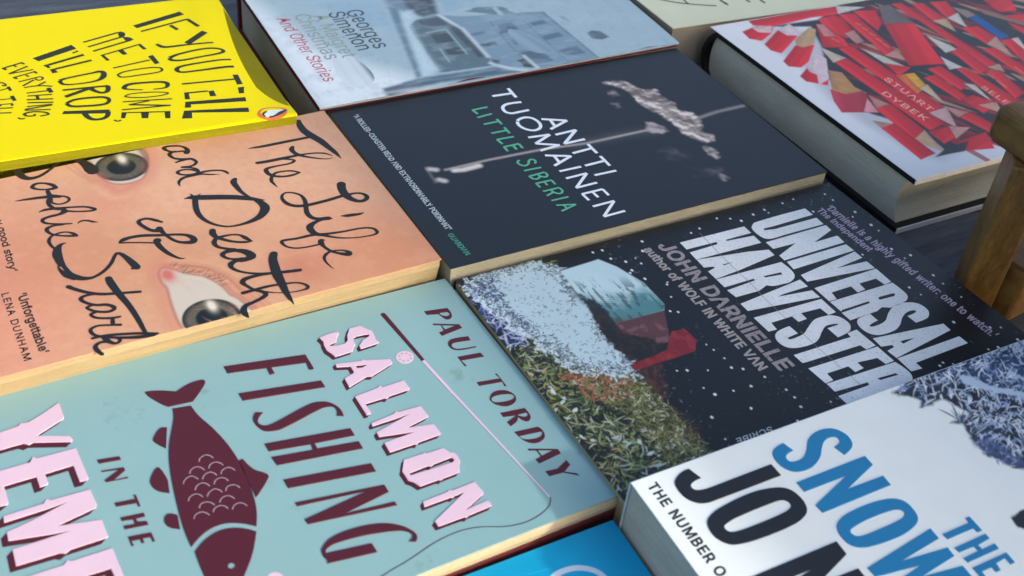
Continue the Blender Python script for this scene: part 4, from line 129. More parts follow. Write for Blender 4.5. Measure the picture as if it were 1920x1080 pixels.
'o':(415, ['207,-8 174,-5 144,3 117,16 92,35 72,58 56,85 44,117 37,150 34,187 37,226 44,260 56,291 73,319 93,341 117,360 145,374 175,382 207,384 241,382 271,373 299,360 323,341 343,318 359,291 372,259 379,225 381,187 379,149 371,116 359,85 343,57 322,35 299,16 270,3 240,-6', '207,46 252,55 286,81 307,117 318,163 318,213 307,258 285,296 252,321 207,330 163,321 130,295 108,258 98,212 98,162 108,117 130,80 163,55']),
'p':(424, ['53,-143 53,379 112,379 112,319 137,346 171,373 207,383 260,382 313,361 355,319 370,293 381,261 388,227 390,189 388,150 381,115 370,84 354,57 313,16 260,-6 229,-8 189,-3 159,12 118,59 114,-143', '220,47 262,55 294,80 316,117 327,164 327,216 316,261 294,298 262,322 220,330 178,322 146,298 125,263 114,216 114,162 125,115 147,78 179,55']),
'r':(259, ['53,0 53,379 112,379 112,321 137,354 171,377 213,385 243,384 243,322 207,326 174,321 146,306 126,284 115,254 114,0']),
's':(365, ['182,-8 133,-3 93,13 62,38 41,73 94,107 111,72 141,52 181,45 227,53 258,75 268,103 254,136 212,155 149,170 117,180 72,208 50,249 49,295 65,332 96,360 138,378 187,384 234,379 272,363 299,339 318,308 268,277 254,304 228,325 187,333 147,325 118,305 110,264 136,235 172,223 229,209 262,199 306,171 328,131 329,85 312,47 280,17 236,-2']),
't':(227, ['204,379 204,327 6,327 6,379', '65,471 126,471 126,98 136,61 170,50 202,54 213,2 168,-4 137,-1 92,21 68,65']),
'u':(410, ['182,-5 135,2 96,23 69,59 54,109 53,139 53,379 114,379 114,144 124,93 155,61 200,50 234,55 263,71 283,97 295,132 296,379 357,379 357,0 298,0 298,92 294,59 257,17 209,-3']),
'w':(567, ['138,0 23,379 87,379 133,214 154,137 175,41 186,135 206,214 252,379 316,379 362,214 382,136 402,41 413,135 434,214 480,379 545,379 429,0 368,0 319,172 305,225 291,280 277,338 277,280 263,225 248,172 199,0']),
'y':(389, ['47,-139 61,-86 104,-89 130,-74 151,-36 163,-1 17,379 84,379 165,155 187,87 206,21 202,87 224,155 305,379 371,379 204,-58 187,-93 165,-119 139,-136 108,-144 65,-143']),
'‘':(177, ['52,318 104,509 151,509 121,318']),
'’':(177, ['52,318 82,509 151,509 98,318']),
},
'quad':{
'siberia':[[-0.49, -0.32], [195.99, 0.09], [197.96, 126.3], [-1.56, 127.74]],
'salmon':[[-198.25, -3.31], [-0.27, -0.23], [-3.86, 122.68], [-201.86, 123.13]],
'sophie':[[-197.93, -4.34], [0.02, 0.1], [-1.9, 119.57], [-199.85, 109.13]],
'universal':[[-0.43, 0.0], [198.9, 0.0], [194.83, 124.0], [-1.04, 124.0]],
'snow':[[-0.41, -0.18], [197.58, -2.21], [201.54, 126.73], [3.55, 128.76]],
'blue':[[-198.44, 1.86], [-0.45, -0.31], [3.45, 128.63], [-194.54, 130.8]],
'yellow':[[-197.87, 6.99], [-0.01, -0.47], [3.14, 123.49], [-194.72, 130.95]],
'simenon':[[0.5, -0.33], [205.99, 1.0], [217.25, 132.52], [4.43, 131.61]],
'pencil':[[-0.3, 0.21], [234.69, -1.22], [234.11, 156.83], [-0.89, 158.26]],
'cream':[[-0.49, -0.02], [164.33, -7.85], [165.4, 102.14], [0.59, 109.98]],
},
'org':{
'siberia':[1.0, -0.0],
'salmon':[4.0, -120.0],
'sophie':[-2.0, 3.0],
'universal':[3.0, -126.0],
'snow':[-3.0, -256.0],
'blue':[-4.0, -253.0],
'yellow':[-19.0, 116.0],
'simenon':[-5.0, 126.0],
'pencil':[224.0, -28.0],
'cream':[206.0, 140.0],
},
'z':{
'siberia':0,
'salmon':-7,
'sophie':3,
'universal':-5,
'snow':8,
'blue':-13,
'yellow':8,
'simenon':2.5,
'pencil':7,
'cream':4,
},
'cam':[2134.230968140075, 0.8862697842741083, -0.09981239213280348, -0.5015579140044527, -171.17837475785277, -305.925465187072, 277.38575412535266],
}

QUAD, ORG, ZTOP = DATA['quad'], DATA['org'], DATA['z']
TABLE = -24.0
RNG = np.random.default_rng(7)

# ------------------------------------------------------------------ helpers
def lin(c):
    c = np.asarray(c, float)/255.0
    return np.where(c <= 0.04045, c/12.92, ((c+0.055)/1.055)**2.4)
def rgb(c, k=1.0): return tuple(float(v)*k for v in lin(c)) + (1.0,)

def tag(o, label=None, cat=None, group=None, kind=None):
    if label: o['label'] = label
    if cat: o['category'] = cat
    if group: o['group'] = group
    if kind: o['kind'] = kind
    return o
def empty(name, loc, label, cat, group=None):
    o = bpy.data.objects.new(name, None); COL.objects.link(o); o.location = [v*MM for v in loc]; o.empty_display_size = 0.02
    return tag(o, label, cat, group)
def mesh_obj(name, V, F, mat, parent=None, smooth=False, colors=None):
    me = bpy.data.meshes.new(name)
    me.from_pydata([tuple(float(a)*MM for a in v) for v in V], [], [tuple(int(i) for i in f) for f in F])
    if colors is not None:
        a = me.color_attributes.new('art', 'FLOAT_COLOR', 'POINT'); a.data.foreach_set('color', np.asarray(colors, np.float32).ravel())
    me.materials.append(mat); me.update()
    if smooth: me.polygons.foreach_set('use_smooth', [True]*len(me.polygons))
    o = bpy.data.objects.new(name, me); COL.objects.link(o)
    if parent: o.parent = parent
    return o
def bevel(o, wd=0.6, seg=2):
    m = o.modifiers.new('bevel', 'BEVEL'); m.width = wd*MM; m.segments = seg; m.limit_method = 'ANGLE'; m.angle_limit = R(40)
    return o

# value noise on arrays of points (mm)
def vnoise(x, y, scale, seed):
    rr = np.random.default_rng(seed).random((256, 256))
    X, Y = np.asarray(x)/scale+1000.0, np.asarray(y)/scale+1000.0
    xi, yi = np.floor(X).astype(int), np.floor(Y).astype(int); fx, fy = X-xi, Y-yi
    fx, fy = fx*fx*(3-2*fx), fy*fy*(3-2*fy)
    a = rr[xi % 256, yi % 256]; b = rr[(xi+1) % 256, yi % 256]; c = rr[xi % 256, (yi+1) % 256]; d = rr[(xi+1) % 256, (yi+1) % 256]
    return (a*(1-fx)+b*fx)*(1-fy)+(c*(1-fx)+d*fx)*fy
def fbm(x, y, scale, seed, octs=4):
    s, amp, t = 0, 1.0, 0
    for k in range(octs): s = s+amp*vnoise(x, y, scale/2**k, seed+k*17); t += amp; amp *= .55
    return s/t
def sstep(a, b, x): t = np.clip((x-a)/(b-a), 0, 1); return t*t*(3-2*t)

# outlines
def parse(s):
    loops = []
    for part in s.split('|'):
        L = []
        for tk in part.split():
            st = tk.endswith('*'); x, y = tk.rstrip('*').split(',')[:2]; L.append((float(x), float(y), st))
        loops.append(L)
    return loops
def smooth_loop(L, sub=6, closed=True):
    n = len(L); P = [np.array(p[:2]) for p in L]; S = [p[2] for p in L]; out = []
    rng = range(n) if closed else range(n-1)
    def tan(i, seg):
        if not S[i] or (not closed and i in (0, n-1)): return None
        v = P[(i+1) % n]-P[(i-1) % n]; l = np.hypot(*v)
        return v/l*seg if l > 0 else None
    for i in rng:
        j = (i+1) % n; a, b = P[i], P[j]; out.append(a)
        if not (S[i] or S[j]): continue
        seg = np.hypot(*(b-a))
        if seg == 0: continue
        ta, tb = tan(i, seg), tan(j, seg)
        if ta is None and tb is None: continue
        if ta is None: ta = (b-a)*1.5-tb*.5
        elif tb is None: tb = (b-a)*1.5-ta*.5
        for k in range(1, sub):
            t = k/sub; out.append((2*t**3-3*t*t+1)*a+(t**3-2*t*t+t)*ta+(3*t*t-2*t**3)*b+(t**3-t*t)*tb)
    if not closed: out.append(P[-1])
    return np.array(out)
def area(L): x, y = L[:, 0], L[:, 1]; return .5*float(np.sum(x*np.roll(y, -1)-np.roll(x, -1)*y))
def offset(L, d):
    """outward offset of a closed loop (mitred)"""
    if d == 0: return L
    s = 1.0 if area(L) > 0 else -1.0
    e1 = L-np.roll(L, 1, 0); e2 = np.roll(L, -1, 0)-L
    n1 = np.stack([e1[:, 1], -e1[:, 0]], 1); n2 = np.stack([e2[:, 1], -e2[:, 0]], 1)
    n1 /= np.maximum(np.hypot(n1[:, 0], n1[:, 1]), 1e-9)[:, None]; n2 /= np.maximum(np.hypot(n2[:, 0], n2[:, 1]), 1e-9)[:, None]
    m = n1+n2; q = np.maximum((m*m).sum(1), .7)
    return L+s*d*2*m/q[:, None]

class Print:
    """flat printed or embossed shapes gathered into one mesh"""
    def __init__(self, zf, lift): self.V, self.F, self.zf, self.lift, self.n = [], [], zf, lift, 0
    def poly(self, loops, h=0.06, inset=0.0, up=0.0, base=None):
        base = self.lift if base is None else base
        z0 = base+up
        tops = [offset(L, -inset if k == 0 else inset) for k, L in enumerate(loops)] if inset else loops
        T = tessellate_polygon([[Vector((p[0], p[1], 0)) for p in L] for L in tops])
        b = len(self.V)
        for L in tops: self.V += [(p[0], p[1], self.zf(p[0], p[1])+z0+h) for p in L]
        flat = [p for L in tops for p in L]
        for t in T:
            a, c, d = (flat[i] for i in t)
            if (c[0]-a[0])*(d[1]-a[1])-(c[1]-a[1])*(d[0]-a[0]) < 0: t = t[::-1]
            self.F.append(tuple(b+i for i in t))
        k = b
        for L, Lt in zip(loops, tops):
            m = len(L); b2 = len(self.V); self.V += [(p[0], p[1], self.zf(p[0], p[1])+z0-0.03) for p in L]
            for i in range(m):
                j = (i+1) % m; self.F.append((b2+i, b2+j, k+j, k+i))
            k += m
    def ribbon(self, s, h=0.05, up=0.0, caps=True, sub=6):
        pts = [tuple(float(v) for v in tk.split(',')) for tk in s.split()]
        if len(pts) == 2: C = np.array([p[:2] for p in pts]); Wd = np.array([p[2] for p in pts])
        else:
            closed = False
            C = smooth_loop([(p[0], p[1], True) for p in pts], sub, closed); ww = []
            for i in range(len(pts)-1): ww += [pts[i][2]+(pts[i+1][2]-pts[i][2])*k/sub for k in range(sub)]
            Wd = np.array(ww+[pts[-1][2]])
            if len(Wd) != len(C): Wd = np.interp(np.linspace(0, 1, len(C)), np.linspace(0, 1, len(Wd)), Wd)
        t = np.gradient(C, axis=0); t /= np.maximum(np.hypot(t[:, 0], t[:, 1]), 1e-9)[:, None]
        nn = np.stack([-t[:, 1], t[:, 0]], 1)*(Wd/2)[:, None]
        lv = self.n*0.004 % 0.12; self.n += 1
        zz = lambda p, i: self.zf(p[0], p[1])+self.lift+h+up+lv+0.03*i/max(1, len(C)-1)
        b = len(self.V)
        for i, p in enumerate(C):
            l, r = p+nn[i], p-nn[i]
            self.V += [(l[0], l[1], zz(l, i)), (r[0], r[1], zz(r, i))]
        for i in range(len(C)-1): self.F.append((b+2*i+1, b+2*i+3, b+2*i+2, b+2*i))
        if caps:
            for i, sg in ((0, -1), (len(C)-1, 1)):
                if Wd[i] < .12: continue
                a0 = math.atan2(t[i][1]*sg, t[i][0]*sg); b3 = len(self.V); rad = Wd[i]/2; p = C[i]
                for k in range(7):
                    a = a0-math.pi/2+math.pi*k/6; q = (p[0]+rad*math.cos(a), p[1]+rad*math.sin(a)); self.V.append((q[0], q[1], zz(q, i)))
                self.F.append(tuple(range(b3, b3+7)))
    def text(self, rec, h=0.05, up=0.0):
        bx, by, dx, dy, ux, uy = (float(v) for v in rec[:6]); s, track, bold = rec[6:9]
        G = DATA['glyph']; adv = [(G[c][0] if c != ' ' else 230)+track*509 for c in s]; tot = sum(adv)-track*509; x = 0
        for c, a in zip(s, adv):
            if c != ' ':
                loops = [np.array([[float(v) for v in p.split(',')] for p in l.split()]) for l in G[c][1]]
                Ls = []
                for L in loops: Ls.append(np.stack([bx+(L[:, 0]+x)/tot*dx+L[:, 1]/509*ux, by+(L[:, 0]+x)/tot*dy+L[:, 1]/509*uy], 1))
                groups = []
                for L in Ls:
                    for g in groups:
                        if point_in(g[0], L).all(): g.append(L); break
                    else: groups.append([L])
                for k, g in enumerate(groups):
                    g = [offset(L, bold if i == 0 else -bold) for i, L in enumerate(g)]
                    self.poly(g, h, 0, up+k*0.012)
            x += a
    def build(self, name, mat, parent): return mesh_obj(name, self.V, self.F, mat, parent)
def point_in(L, P):
    x, y = P[:, 0], P[:, 1]; c = np.zeros(len(P), bool); n = len(L)
    for i in range(n):
        x1, y1 = L[i-1]; x2, y2 = L[i]
        if y1 == y2: continue
        c ^= ((y1 > y) != (y2 > y)) & (x < (x2-x1)*(y-y1)/(y2-y1)+x1)
    return c

# painting photographs that are printed on covers into per-vertex ink colours
class Canvas:
    def __init__(self, P, base, shape=None): self.P = P; self.C = np.tile(lin(base), (len(P), 1)); self.shape = shape
    def strokes(self, mask, n, ln, wd, cols, seed, bend=.8, ang=None, spread=3.2, k=.9, hard=.22):
        """many short tapered curved brush marks inside a mask (leaves, twigs, hairs of a printed photograph)"""
        nu, nv = self.shape; rr = np.random.default_rng(seed); cand = np.where(mask > .5)[0]
        if not len(cand): return
        P = self.P.reshape(nv, nu, 2); C = self.C.reshape(nv, nu, 3); cell = np.hypot(*(P[0, 1]-P[0, 0])); cols = [lin(c) for c in cols]
        for q in rr.choice(cand, n):
            j, i = divmod(int(q), nu); L = ln*rr.uniform(.5, 1.4); W = wd*rr.uniform(.6, 1.3); r = int((L+W)/cell)+2
            a = (rr.uniform(-1, 1)*spread)+(0 if ang is None else ang); kb = rr.uniform(-1, 1)*bend
            pts = [P[j, i]]
            for s in range(4): pts.append(pts[-1]+np.array([math.cos(a), math.sin(a)])*L/4); a += kb/2
            j0, j1, i0, i1 = max(0, j-r), min(nv, j+r+1), max(0, i-r), min(nu, i+r+1); Q = P[j0:j1, i0:i1]; best = np.full(Q.shape[:2], 9.0)
            for s in range(4):
                A, v = pts[s], pts[s+1]-pts[s]; tt = np.clip(((Q-A)@v)/(v@v), 0, 1); e = Q-A-tt[..., None]*v
                best = np.minimum(best, np.hypot(e[..., 0], e[..., 1])-W/2*np.sin(math.pi*np.clip((s+tt)/4*.9+.08, 0, 1)))
            m = ((1-sstep(-hard, hard, best))*k)[..., None]; C[j0:j1, i0:i1] = C[j0:j1, i0:i1]*(1-m)+cols[rr.integers(len(cols))]*m
        self.C = C.reshape(-1, 3)
    def mix(self, m, col):
        col = lin(col) if not isinstance(col, np.ndarray) else col
        self.C = self.C*(1-m[:, None])+col*m[:, None]
    def pmask(self, s, soft=.5, jit=0, jscale=3, seed=1):
        L = smooth_loop(parse(s)[0]) if isinstance(s, str) else s
        P = self.P
        if jit: P = P+jit*(np.stack([fbm(P[:, 0], P[:, 1], jscale, seed), fbm(P[:, 0], P[:, 1], jscale, seed+50)], 1)-.5)*2
        lo, hi = L.min(0)-soft*2, L.max(0)+soft*2
        idx = np.where((P[:, 0] > lo[0]) & (P[:, 0] < hi[0]) & (P[:, 1] > lo[1]) & (P[:, 1] < hi[1]))[0]
        m = np.zeros(len(P))
        if not len(idx): return m
        Q = P[idx]; ins = point_in(L, Q); d = np.full(len(Q), 1e9)
        for i in range(len(L)):
            a, b = L[i-1], L[i]; v = b-a; l2 = v@v
            if l2 == 0: continue
            t = np.clip(((Q-a)@v)/l2, 0, 1); e = Q-a-t[:, None]*v; d = np.minimum(d, (e*e).sum(1))
        d = np.sqrt(d)*np.where(ins, 1, -1); m[idx] = sstep(-soft, soft, d) if soft > 0 else ins
        return m
    def smask(self, s, soft=.5):
        pts = np.array([[float(v) for v in tk.split(',')] for tk in s.split()]); P = self.P; best = np.full(len(P), 1e9)
        for i in range(len(pts)-1):
            a, b = pts[i], pts[i+1]; v = (b-a)[:2]; l2 = v@v
            if l2 == 0: continue
            t = np.clip(((P-a[:2])@v)/l2, 0, 1); e = P-a[:2]-t[:, None]*v; best = np.minimum(best, np.sqrt((e*e).sum(1))-(a[2]+(b[2]-a[2])*t)/2)
        return 1-sstep(-soft, soft, best)
    def blob(self, c, r, ang=0, ry=None):
        ca, sa = math.cos(ang), math.sin(ang); x, y = self.P[:, 0]-c[0], self.P[:, 1]-c[1]
        return np.exp(-(((x*ca+y*sa)/r)**2+((-x*sa+y*ca)/(ry or r))**2))

# ------------------------------------------------------------------ materials
def node_mat(name, rough=.5, spec=.5):
    m = bpy.data.materials.new(name); m.use_nodes = True; n = m.node_tree; b = n.nodes['Principled BSDF']
    b.inputs['Roughness'].default_value = rough; b.inputs['Specular IOR Level'].default_value = spec
    return m, n, b
def N(n, t, **kw):
    x = n.nodes.new(t)
    for k, v in kw.items(): setattr(x, k, v)
    return x
def noise(n, scale, detail=4, stretch=None, rough=.55):
    tc = N(n, 'ShaderNodeTexCoord'); src = tc.outputs['Object']
    if stretch:
        mp = N(n, 'ShaderNodeMapping'); mp.inputs['Scale'].default_value = stretch; n.links.new(src, mp.inputs[0]); src = mp.outputs[0]
    t = N(n, 'ShaderNodeTexNoise'); t.inputs['Scale'].default_value = scale; t.inputs['Detail'].default_value = detail; t.inputs['Roughness'].default_value = rough
    n.links.new(src, t.inputs['Vector']); return t.outputs['Fac']
def ramp(n, fac, stops):
    r = N(n, 'ShaderNodeValToRGB'); e = r.color_ramp.elements
    while len(e) < len(stops): e.new(.5)
    for k, (p, c) in zip(e, stops): k.position = p; k.color = c
    n.links.new(fac, r.inputs[0]); return r.outputs[0]
def bump(n, b, h, strength=.1, dist=.001):
    bp = N(n, 'ShaderNodeBump'); bp.inputs['Strength'].default_value = strength; bp.inputs['Distance'].default_value = dist
    n.links.new(h, bp.inputs['Height']); n.links.new(bp.outputs[0], b.inputs['Normal'])
def mul(n, c1, c2):
    x = N(n, 'ShaderNodeMix', data_type='RGBA', blend_type='MULTIPLY'); x.inputs[0].default_value = 1
    n.links.new(c1, x.inputs[6]) if not isinstance(c1, tuple) else setattr(x.inputs[6], 'default_value', c1)
    n.links.new(c2, x.inputs[7]); return x.outputs[2]
def g(v): return (v, v, v, 1)

def cover_mat(name, col=None, rough=.38, spec=.5, wear=.06, bumpk=.05, k=1.0, dirt=None):
    """coated cover card; ink colour from the mesh when col is None"""
    m, n, b = node_mat(name, rough, spec)
    if col is None: a = N(n, 'ShaderNodeAttribute', attribute_name='art'); src = a.outputs['Color']
    else: src = rgb(col, k)
    w1 = ramp(n, noise(n, 60, 5), [(.3, g(1-wear)), (.7, g(1.0))])
    c = mul(n, src, w1)
    if dirt:
        d = ramp(n, noise(n, 38, 6, rough=.65), [(.64, g(1)), (.76, rgb(dirt))]); c = mul(n, c, d)
        sp = ramp(n, noise(n, 420, 2), [(.0, g(1)), (.76, g(1)), (.80, g(.72))]); c = mul(n, c, sp)
    n.links.new(c, b.inputs['Base Color'])
    rr = N(n, 'ShaderNodeMapRange'); rr.inputs[3].default_value = rough-.07; rr.inputs[4].default_value = rough+.10
    n.links.new(noise(n, 45, 5), rr.inputs[0]); n.links.new(rr.outputs[0], b.inputs['Roughness'])
    bump(n, b, noise(n, 900, 3), bumpk, .0003)
    return m
def ink_mat(name, col, rough=.4, spec=.5, wear=.05, k=1.0, speck=None):
    m, n, b = node_mat(name, rough, spec)
    c = mul(n, rgb(col, k), ramp(n, noise(n, 120, 5), [(.3, g(1-wear)), (.7, g(1))]))
    if speck:
        c = mul(n, c, ramp(n, noise(n, 900, 4, rough=.7), [(.0, rgb(speck)), (.36, rgb(speck)), (.44, g(1))]))
        c = mul(n, c, ramp(n, noise(n, 30, 3), [(.3, rgb((236, 236, 236))), (.7, g(1))]))
    n.links.new(c, b.inputs['Base Color']); return m
def page_mat(name, c1, c2, k=1.0):
    m, n, b = node_mat(name, .8, .2)
    f1 = noise(n, 260, 3, (.05, .05, 9.0)); f2 = noise(n, 30, 5, (1, 1, 4))
    c = mul(n, ramp(n, f1, [(.3, rgb(c1, k)), (.7, rgb(c2, k))]), ramp(n, f2, [(.3, g(.86)), (.65, g(1))]))
    c = mul(n, c, ramp(n, noise(n, 700, 2), [(.3, g(.93)), (.6, g(1))]))
    n.links.new(c, b.inputs['Base Color']); bump(n, b, f1, .7, .0007); return m
def wood_mat(name, c1, c2, stretch, rough=.5, scale=30, k=1.0):
    m, n, b = node_mat(name, rough, .4)
    f = noise(n, scale, 7, stretch, .65); f2 = noise(n, scale*5, 4, stretch, .6)
    c = mul(n, ramp(n, f, [(.3, rgb(c1, k)), (.68, rgb(c2, k))]), ramp(n, f2, [(.35, g(.72)), (.6, g(1))]))
    n.links.new(c, b.inputs['Base Color']); bump(n, b, f2, .25, .0006); return m
def plain_mat(name, col, rough=.6, spec=.4, k=1.0, wear=.15):
    m, n, b = node_mat(name, rough, spec)
    n.links.new(mul(n, rgb(col, k), ramp(n, noise(n, 200, 4), [(.3, g(1-wear)), (.7, g(1))])), b.inputs['Base Color']); return m

# ------------------------------------------------------------------ book parts
def quad_pt(q, u, v):
    a, b, c, d = (np.array(p) for p in q)
    return a*(1-u)*(1-v)+b*u*(1-v)+c*u*v+d*(1-u)*v
def grid(key, nu, nv, shrink=0.0):
    q = QUAD[key]; u, v = np.meshgrid(np.linspace(0, 1, nu), np.linspace(0, 1, nv)); u, v = u.ravel()[:, None], v.ravel()[:, None]
    a, b, c, d = (np.array(p) for p in q)
    return a*(1-u)*(1-v)+b*u*(1-v)+c*u*v+d*(1-u)*v
def cover(key, mat, parent, zt, thick, zf, nu=24, nv=16, colors=None, name='front_cover', r=1.2):
    P = grid(key, nu, nv)
    # small rounded corners
    for ci, (i, j) in enumerate(((0, 0), (nu-1, 0), (nu-1, nv-1), (0, nv-1))): pass
    Z = np.array([zf(p[0], p[1]) for p in P]) if not getattr(zf, 'vec', False) else zf(P[:, 0], P[:, 1])
    V = [(p[0], p[1], zt+z) for p, z in zip(P, Z)]
    F = []
    for j in range(nv-1):
        for i in range(nu-1): a = j*nu+i; F.append((a, a+1, a+nu+1, a+nu))
    ring = [i for i in range(nu)]+[j*nu+nu-1 for j in range(1, nv)]+[(nv-1)*nu+i for i in range(nu-2, -1, -1)]+[j*nu for j in range(nv-2, 0, -1)]
    b = len(V); V += [(V[i][0], V[i][1], V[i][2]-thick) for i in ring]; m = len(ring)
    for k in range(m): l = (k+1) % m; F.append((ring[k], b+k, b+l, ring[l]))
    F.append(tuple(range(b+m-1, b-1, -1)))
    if colors is not None: colors = np.concatenate([colors, colors[ring]]); colors = np.concatenate([colors, np.ones((len(colors), 1))], 1)
    return mesh_obj(name, V, F, mat, parent, colors=colors)
def inset_quad(key, near=0, right=0, far=0, left=0, w=None):
    q = [np.array(p) for p in QUAD[key]]
    ex = (q[1]-q[0])/np.hypot(*(q[1]-q[0])); ey = (q[3]-q[0])/np.hypot(*(q[3]-q[0]))
    return [q[0]+ex*left+ey*near, q[1]-ex*right+ey*near, q[2]-ex*right-ey*far, q[3]+ex*left-ey*far]
def block(name, q, z0, z1, mat, parent, prof=((0, 0), (1, 0)), nl=28, zf=None, side='near', wob=0.0):
    """page block: q = footprint, prof = (fraction from the top, protrusion) of the near side"""
    q = [np.array(p) for p in q]; ey = (q[0]-q[3])/np.hypot(*(q[0]-q[3])); V, F = [], []
    rows = len(prof)
    rr = np.random.default_rng(len(name)+int(z1*10) & 255)
    for (f, off) in prof:
        z = z1+(z0-z1)*f
        for i in range(nl):
            t = i/(nl-1); p = q[0]*(1-t)+q[1]*t+ey*(off+wob*(rr.random()-.5)); d = zf(p[0], p[1])*(1-f) if zf else 0
            V.append((p[0], p[1], z+d))
        for p in (q[2], q[3]): V.append((p[0], p[1], z+(zf(p[0], p[1])*(1-f) if zf else 0)))
    w = nl+2
    for k in range(rows-1):
        for i in range(w):
            j = (i+1) % w; F.append((k*w+i, (k+1)*w+i, (k+1)*w+j, k*w+j))
    F.append(tuple(range(w))); F.append(tuple(range(rows*w-1, (rows-1)*w-1, -1)))
    return mesh_obj(name, V, F, mat, parent)
def box(name, lo, hi, mat, parent, bv=.5):
    x0, y0, z0 = lo; x1, y1, z1 = hi
    V = [(x0, y0, z0), (x1, y0, z0), (x1, y1, z0), (x0, y1, z0), (x0, y0, z1), (x1, y0, z1), (x1, y1, z1), (x0, y1, z1)]
    F = [(3, 2, 1, 0), (4, 5, 6, 7), (0, 1, 5, 4), (1, 2, 6, 5), (2, 3, 7, 6), (3, 0, 4, 7)]
    o = mesh_obj(name, V, F, mat, parent); return bevel(o, bv) if bv else o
def flat0(x, y): return x*0.0
flat0.vec = True
def book_root(key, name, label): return empty(name, (ORG[key][0], ORG[key][1], TABLE), label, 'book', 'books laid out in rows on the table')
def top(key): return ZTOP[key]-TABLE
def loops_of(key, name): return [[smooth_loop(L) for L in parse(s)] for s in DATA['poly'][key][name]]

def polys(key, layer, name, mat, parent, zf=flat0, h=.06, inset=0.0, lift=None, up=0.0):
    p = Print(zf, top(key) if lift is None else lift)
    for k, L in enumerate(loops_of(key, layer)): p.poly(L, h, inset, up)
    return p.build(name, mat, parent)
def mixed(key, name, mat, parent, zf=flat0, poly=(), strk=(), text=(), h=.05, up=0.0, caps=False):
    p = Print(zf, top(key))
    for l in poly:
        for L in loops_of(key, l): p.poly(L, h, 0, up)
    for l in strk:
        for s in DATA['strk'][key][l]: p.ribbon(s, h, up, caps)
    for l in text:
        for rec in DATA['text'][key][l]: p.text(rec, h, up)
    return p.build(name, mat, parent)

# ------------------------------------------------------------------ the table the books lie on
m_table = wood_mat('table_paint', (62, 68, 80), (100, 108, 122), (1.0, 8.0, 8.0), .55, 14, .8)
V, F = [], []
y = -700.0; k = 0
while y < 900:
    wd = 118.0; x0, x1 = -900.0, 1100.0; y0, y1 = y, y+wd-2.2; zt = TABLE-.15*(k % 2); b = len(V)
    ca, sa = math.cos(R(-7)), math.sin(R(-7))
    c = [(x0, y0), (x1, y0), (x1, y1), (x0, y1)]
    c = [(px*ca-py*sa, px*sa+py*ca) for px, py in c]
    V += [(px, py, zt-20) for px, py in c]+[(px, py, zt) for px, py in c]
    F += [tuple(b+i for i in f) for f in ((3, 2, 1, 0), (4, 5, 6, 7), (0, 1, 5, 4), (1, 2, 6, 5), (2, 3, 7, 6), (3, 0, 4, 7))]
    y += wd; k += 1
tag(bevel(mesh_obj('tabletop', V, F, m_table), 1.0), kind='structure')

# ================================================================== pale blue paperback (nearest left)
K = 'salmon'
t = book_root(K, 'paperback_book', 'pale blue paperback with raised pink and maroon lettering and a maroon fish')
m_teal = cover_mat('cover_pale_blue', (138, 180, 185), .36, .5, .04, .05, .9, (214, 208, 190))
m_pink = ink_mat('pink_foil', (228, 200, 222), .35, .5, .04, .88)
m_maroon = ink_mat('maroon_ink', (84, 30, 44), .38, .4, .06, .85)
m_line = ink_mat('pale_line', (170, 150, 165), .4)
zs = top(K)
def zsal(x, y): return 0.0*x
zsal.vec = True
cv = cover(K, m_teal, t, zs, .35, zsal)
block('page_block', inset_quad(K, .6, .6, .6, .3), zs-5.2, zs-.36, page_mat('pages_cream', (196, 176, 136), (220, 203, 168), .8), t, ((0, 0), (.02, .0), (.5, 1.5), (.53, 1.55), (1, 1.1)), wob=.12)
block('back_cover', inset_quad(K, -.6, .6, .3, .3), 0, zs-5.2, plain_mat('maroon_card', (96, 44, 48), .5), t)
block('spine', [np.array(p) for p in (QUAD[K][3], QUAD[K][2], np.array(QUAD[K][2])+(0, .5), np.array(QUAD[K][3])+(0, .5))], 0, zs-.36, m_teal, t)
def shadowed(layer, name, dpx, d):
    """pink letters with a printed maroon block shade"""
    p = Print(zsal, zs); q = Print(zsal, zs)
    for i, L in enumerate(loops_of(K, layer)):
        n = 5
        for s in range(n, 0, -1): p.poly([l+np.array(d)*s/n for l in L], .03+.012*(n-s), 0)
        q.poly(L, .28, .10, 0)
    p.build('letter_shade', m_maroon, cv)
    return q.build(name, m_pink, cv)
def pxdir(layer, dx, dy): return None
shadowed('pink_salmon', 'title_lettering', None, (-1.43, -.97))
shadowed('pink_yemen', 'title_lettering', None, (-1.93, -1.51))
polys(K, 'maroon', 'title_lettering', m_maroon, cv, zsal, .26, .13)
polys(K, 'in_the', 'title_lettering', m_maroon, cv, zsal, .2, .1)
polys(K, 'author', 'author_lettering', m_maroon, cv, zsal, .12, .06)
fish = polys(K, 'fish', 'fish_emblem', m_maroon, cv, zsal, .22, .1)
mixed(K, 'fish_scales', m_line, cv, zsal, strk=('scales',), h=.24)
polys(K, 'rod_handle', 'rod_handle', m_maroon, cv, zsal, .1)
mixed(K, 'fishing_line', m_pink, cv, zsal, strk=('line_pink',), h=.1)
mixed(K, 'fishing_thread', ink_mat('thread_ink', (74, 60, 78)), cv, zsal, strk=('line_thin',), h=.06)
for nm, L in zip(('fishing_reel', 'fishing_float'), loops_of(K, 'reel')):
    p = Print(zsal, zs); p.poly(L, .1); p.build(nm, m_pink, cv)
polys(K, 'reel_dots', 'reel_holes', m_line, cv, zsal, .13)

